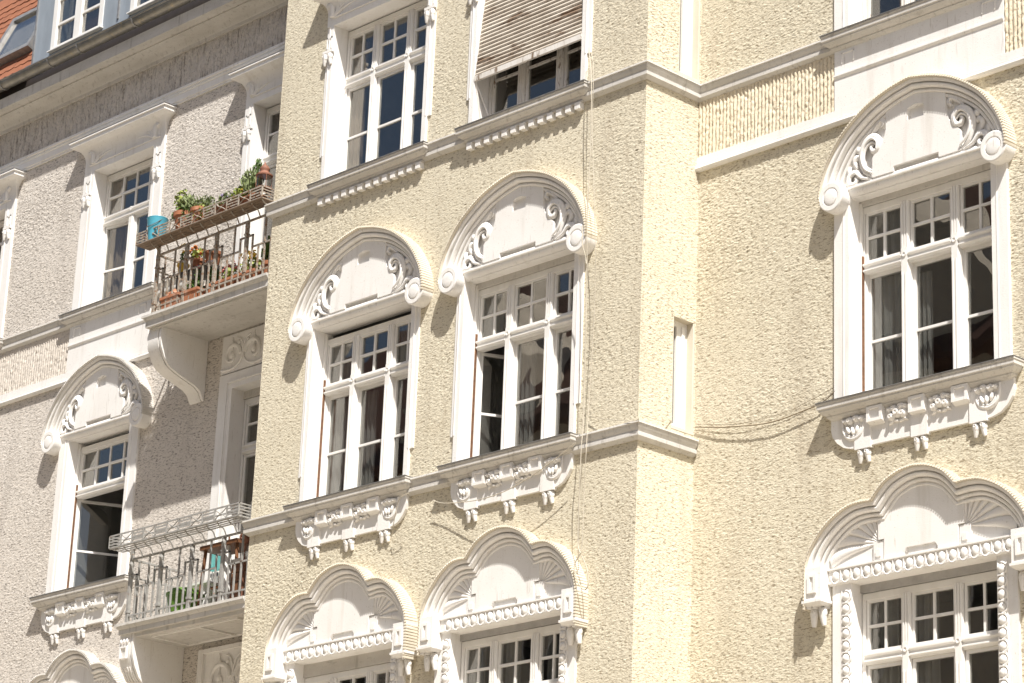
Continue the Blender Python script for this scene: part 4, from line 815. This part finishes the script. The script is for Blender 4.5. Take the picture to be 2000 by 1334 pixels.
potted((-6.98,.12,zf), .08, .15, [('leaf',(0,0,.26),(.09,.06,.12),120,.06,LEAF),('bloom',(-.03,.03,.42),(.04,.03,.04),7,.03,WHP)], 'pot of white flowers behind the upper railing')
potted((-6.66,.12,zf), .08, .14, [('leaf',(0,0,.22),(.16,.07,.09),150,.045,LEAFY),('bloom',(0,.03,.27),(.13,.04,.05),10,.022,mat('rose_petal',(.66,.22,.20),.6))], 'trough of rose coloured flowers behind the upper railing', long=.16)
potted((-6.30,.12,zf), .08, .14, [('leaf',(0,0,.24),(.17,.07,.11),190,.045,LEAFY),('bloom',(0,.03,.32),(.14,.04,.07),16,.026,YEL)], 'trough of yellow flowers behind the upper railing', long=.17)
potted((-5.98,.16,zf), .10, .20, [('leaf',(0,0,.34),(.12,.08,.14),50,.13,LEAF)], 'terracotta pot with broad green leaves at the bay end of the upper balcony')
# lower balcony
zf = 8.367; GL = 'things on the lower balcony'
e = tag(empty('garden_tub', (-7.28,.30,zf)), 'bright green plastic tub behind the lower balcony railing', 'tub', GL)
b = MB(); b.rev_z(0,0,[(.17,0),(.205,.25),(.225,.26),(.225,.28),(.20,.28),(.18,.06),(.001,.05)],26); b.build('body', GREENP, e, smooth=40)
b = MB(); b.rev_z(0,0,[(.20,.28),(.17,.33),(.08,.355),(.001,.36)],26); b.build('lid', GREENP, e, smooth=40)
e = tag(empty('stool', (-6.55,.32,zf)), 'brown wooden stool with splayed legs on the lower balcony', 'stool', GL)
b = MB(); b.box(-.33,.33,-.17,.17,.70,.745); b.build('seat', BROWNW, e)
for sx in (-1,1):
    for o_ in (-.12,.12): b = MB(); b.tube([(sx*.28,o_,.70),(sx*.33,o_*1.1,0)], .022, 6); b.build('leg', BROWNW, e)
b = MB(); b.box(-.29,.29,-.012,.012,.28,.31); b.build('stretcher', BROWNW, e)
e = tag(empty('chair', (-7.25,.58,zf)), 'white metal folding chair behind the green tub on the lower balcony', 'chair', GL); WM = WOOD
b = MB(); b.box(-.20,.20,-.18,.16,.42,.445); b.build('seat', WM, e)
for x in (-.20,.20):
    b = MB(); b.tube([(x,-.16,0),(x,.15,.43)], .012, 6); b.build('leg', WM, e); b = MB(); b.tube([(x,.16,0),(x,-.16,.45),(x,-.18,.86)], .012, 6); b.build('leg', WM, e)
for z in (.62,.72,.82): b = MB(); b.box(-.20,.20,-.19,-.17,z-.025,z+.02); b.build('back_slat', WM, e)
b = MB(); b.box(-.105,.105,-.03,.0,-.19,.0); b.build('x', TEAL) if False else None
e = tag(empty('folded_towel', (-7.18,.64,zf+.62)), 'small striped turquoise towel over the white chair back', 'towel', GL); b = MB()
for i in range(9): b.box(-.10+i*.0225,-.10+i*.0225+.021,-.022-.006*(i%2),.022+.006*(i%2),.0,.235)
b.build('cloth', TEAL, e)
e = tag(empty('crate', (-6.05,.30,zf)), 'red brown wooden crate against the bay on the lower balcony', 'crate', GL)
for k in range(4): b = MB(); b.box(-.22,.20,.13,.15,.02+k*.11,.12+k*.11); b.build('board', BROWNW, e)
b = MB(); b.box(-.22,.20,-.15,.13,0,.46); b.build('body', BROWNW, e); b = MB(); b.box(-.24,.21,-.16,.16,.46,.50); b.build('lid', LEDGE, e)
e = tag(empty('garden_umbrella', (-6.42,.20,zf)), 'furled white cloth standing in front of the brown stool', 'umbrella', GL)
b = MB(); b.rev_z(0,0,[(.055,.02),(.075,.12),(.06,.40),(.03,.64),(.012,.72)],12); b.build('canopy', WOOD, e, smooth=50); b = MB(); b.tube([(0,0,0),(0,0,.80)], .010, 6); b.build('pole', BROWNW, e)
e = tag(empty('clay_ornament', (-6.02,.12,zf+.64)), 'round rust coloured clay ornament on the lower railing beside the bay', 'ornament', GL)
b = MB(); b.ell((0,0,.065),(.065,.05,.065),14,9); b.build('ball', CLAY, e, smooth=60); b = MB(); b.rev_o(0,.065,[(.045,.048),(.04,.058),(.02,.058),(.012,.045)],14); b.tube([(0,0,-.62),(0,0,.02)],.008,6); b.build('stake', CLAY, e)

# ------------------------------------------------------------------ the street and the house across it (seen in the panes)
b = MB(); b.box(-120,120,-60,120,-.2,0); tag(b.build('unseen_bounce_street', BOUNCE_STREET), None, None, kind='structure')
for y0,y1 in ((-3.0,.0),(-21,-16.6)):
    b = MB(); b.box(-60,60,-y1,-y0,.0,.13); tag(b.build('unseen_bounce_pavement', BOUNCE_PAVE), None, None, kind='structure')
opp = tag(empty('apartment_building', (-14,-26,0)), 'shaded apartment house across the street, mirrored in the panes', 'building')
b = MB(); b.box(-26,36,-5,5,0,18.8); b.build('wall', OWALL, opp)
b = MB(); b.xprism([(5.5,18.7),(5.5,18.9),(0,24.6),(-5.5,18.9),(-5.5,18.7)], -26.3, 36.3); b.build('roof', ODARKT, opp)
for x in (-12,-1,9):
    b2 = MB(); b2.prism([(x-2.4,18.8),(x+2.4,18.8),(x+2.4,20.4),(x,23.2),(x-2.4,20.4)], -5.1, -1.0); b2.build('gable', OWALL, opp)
    b2 = MB(); b2.box(x+3.4,x+4.4,-2.4,-1.5,21,26); b2.build('chimney', OWALL, opp)
for z in (2.2,5.6,9.0,12.6):
    for i in range(16):
        x = -22+i*3.4; b = MB(); b.box(x-.55,x+.55,-5.03,-5.0,z,z+1.9); b.build('window', WOOD, opp)
        b2 = MB(); b2.box(x-.45,x+.45,-5.04,-5.031,z+.1,z+1.8); b2.build('pane', BLACK, opp)
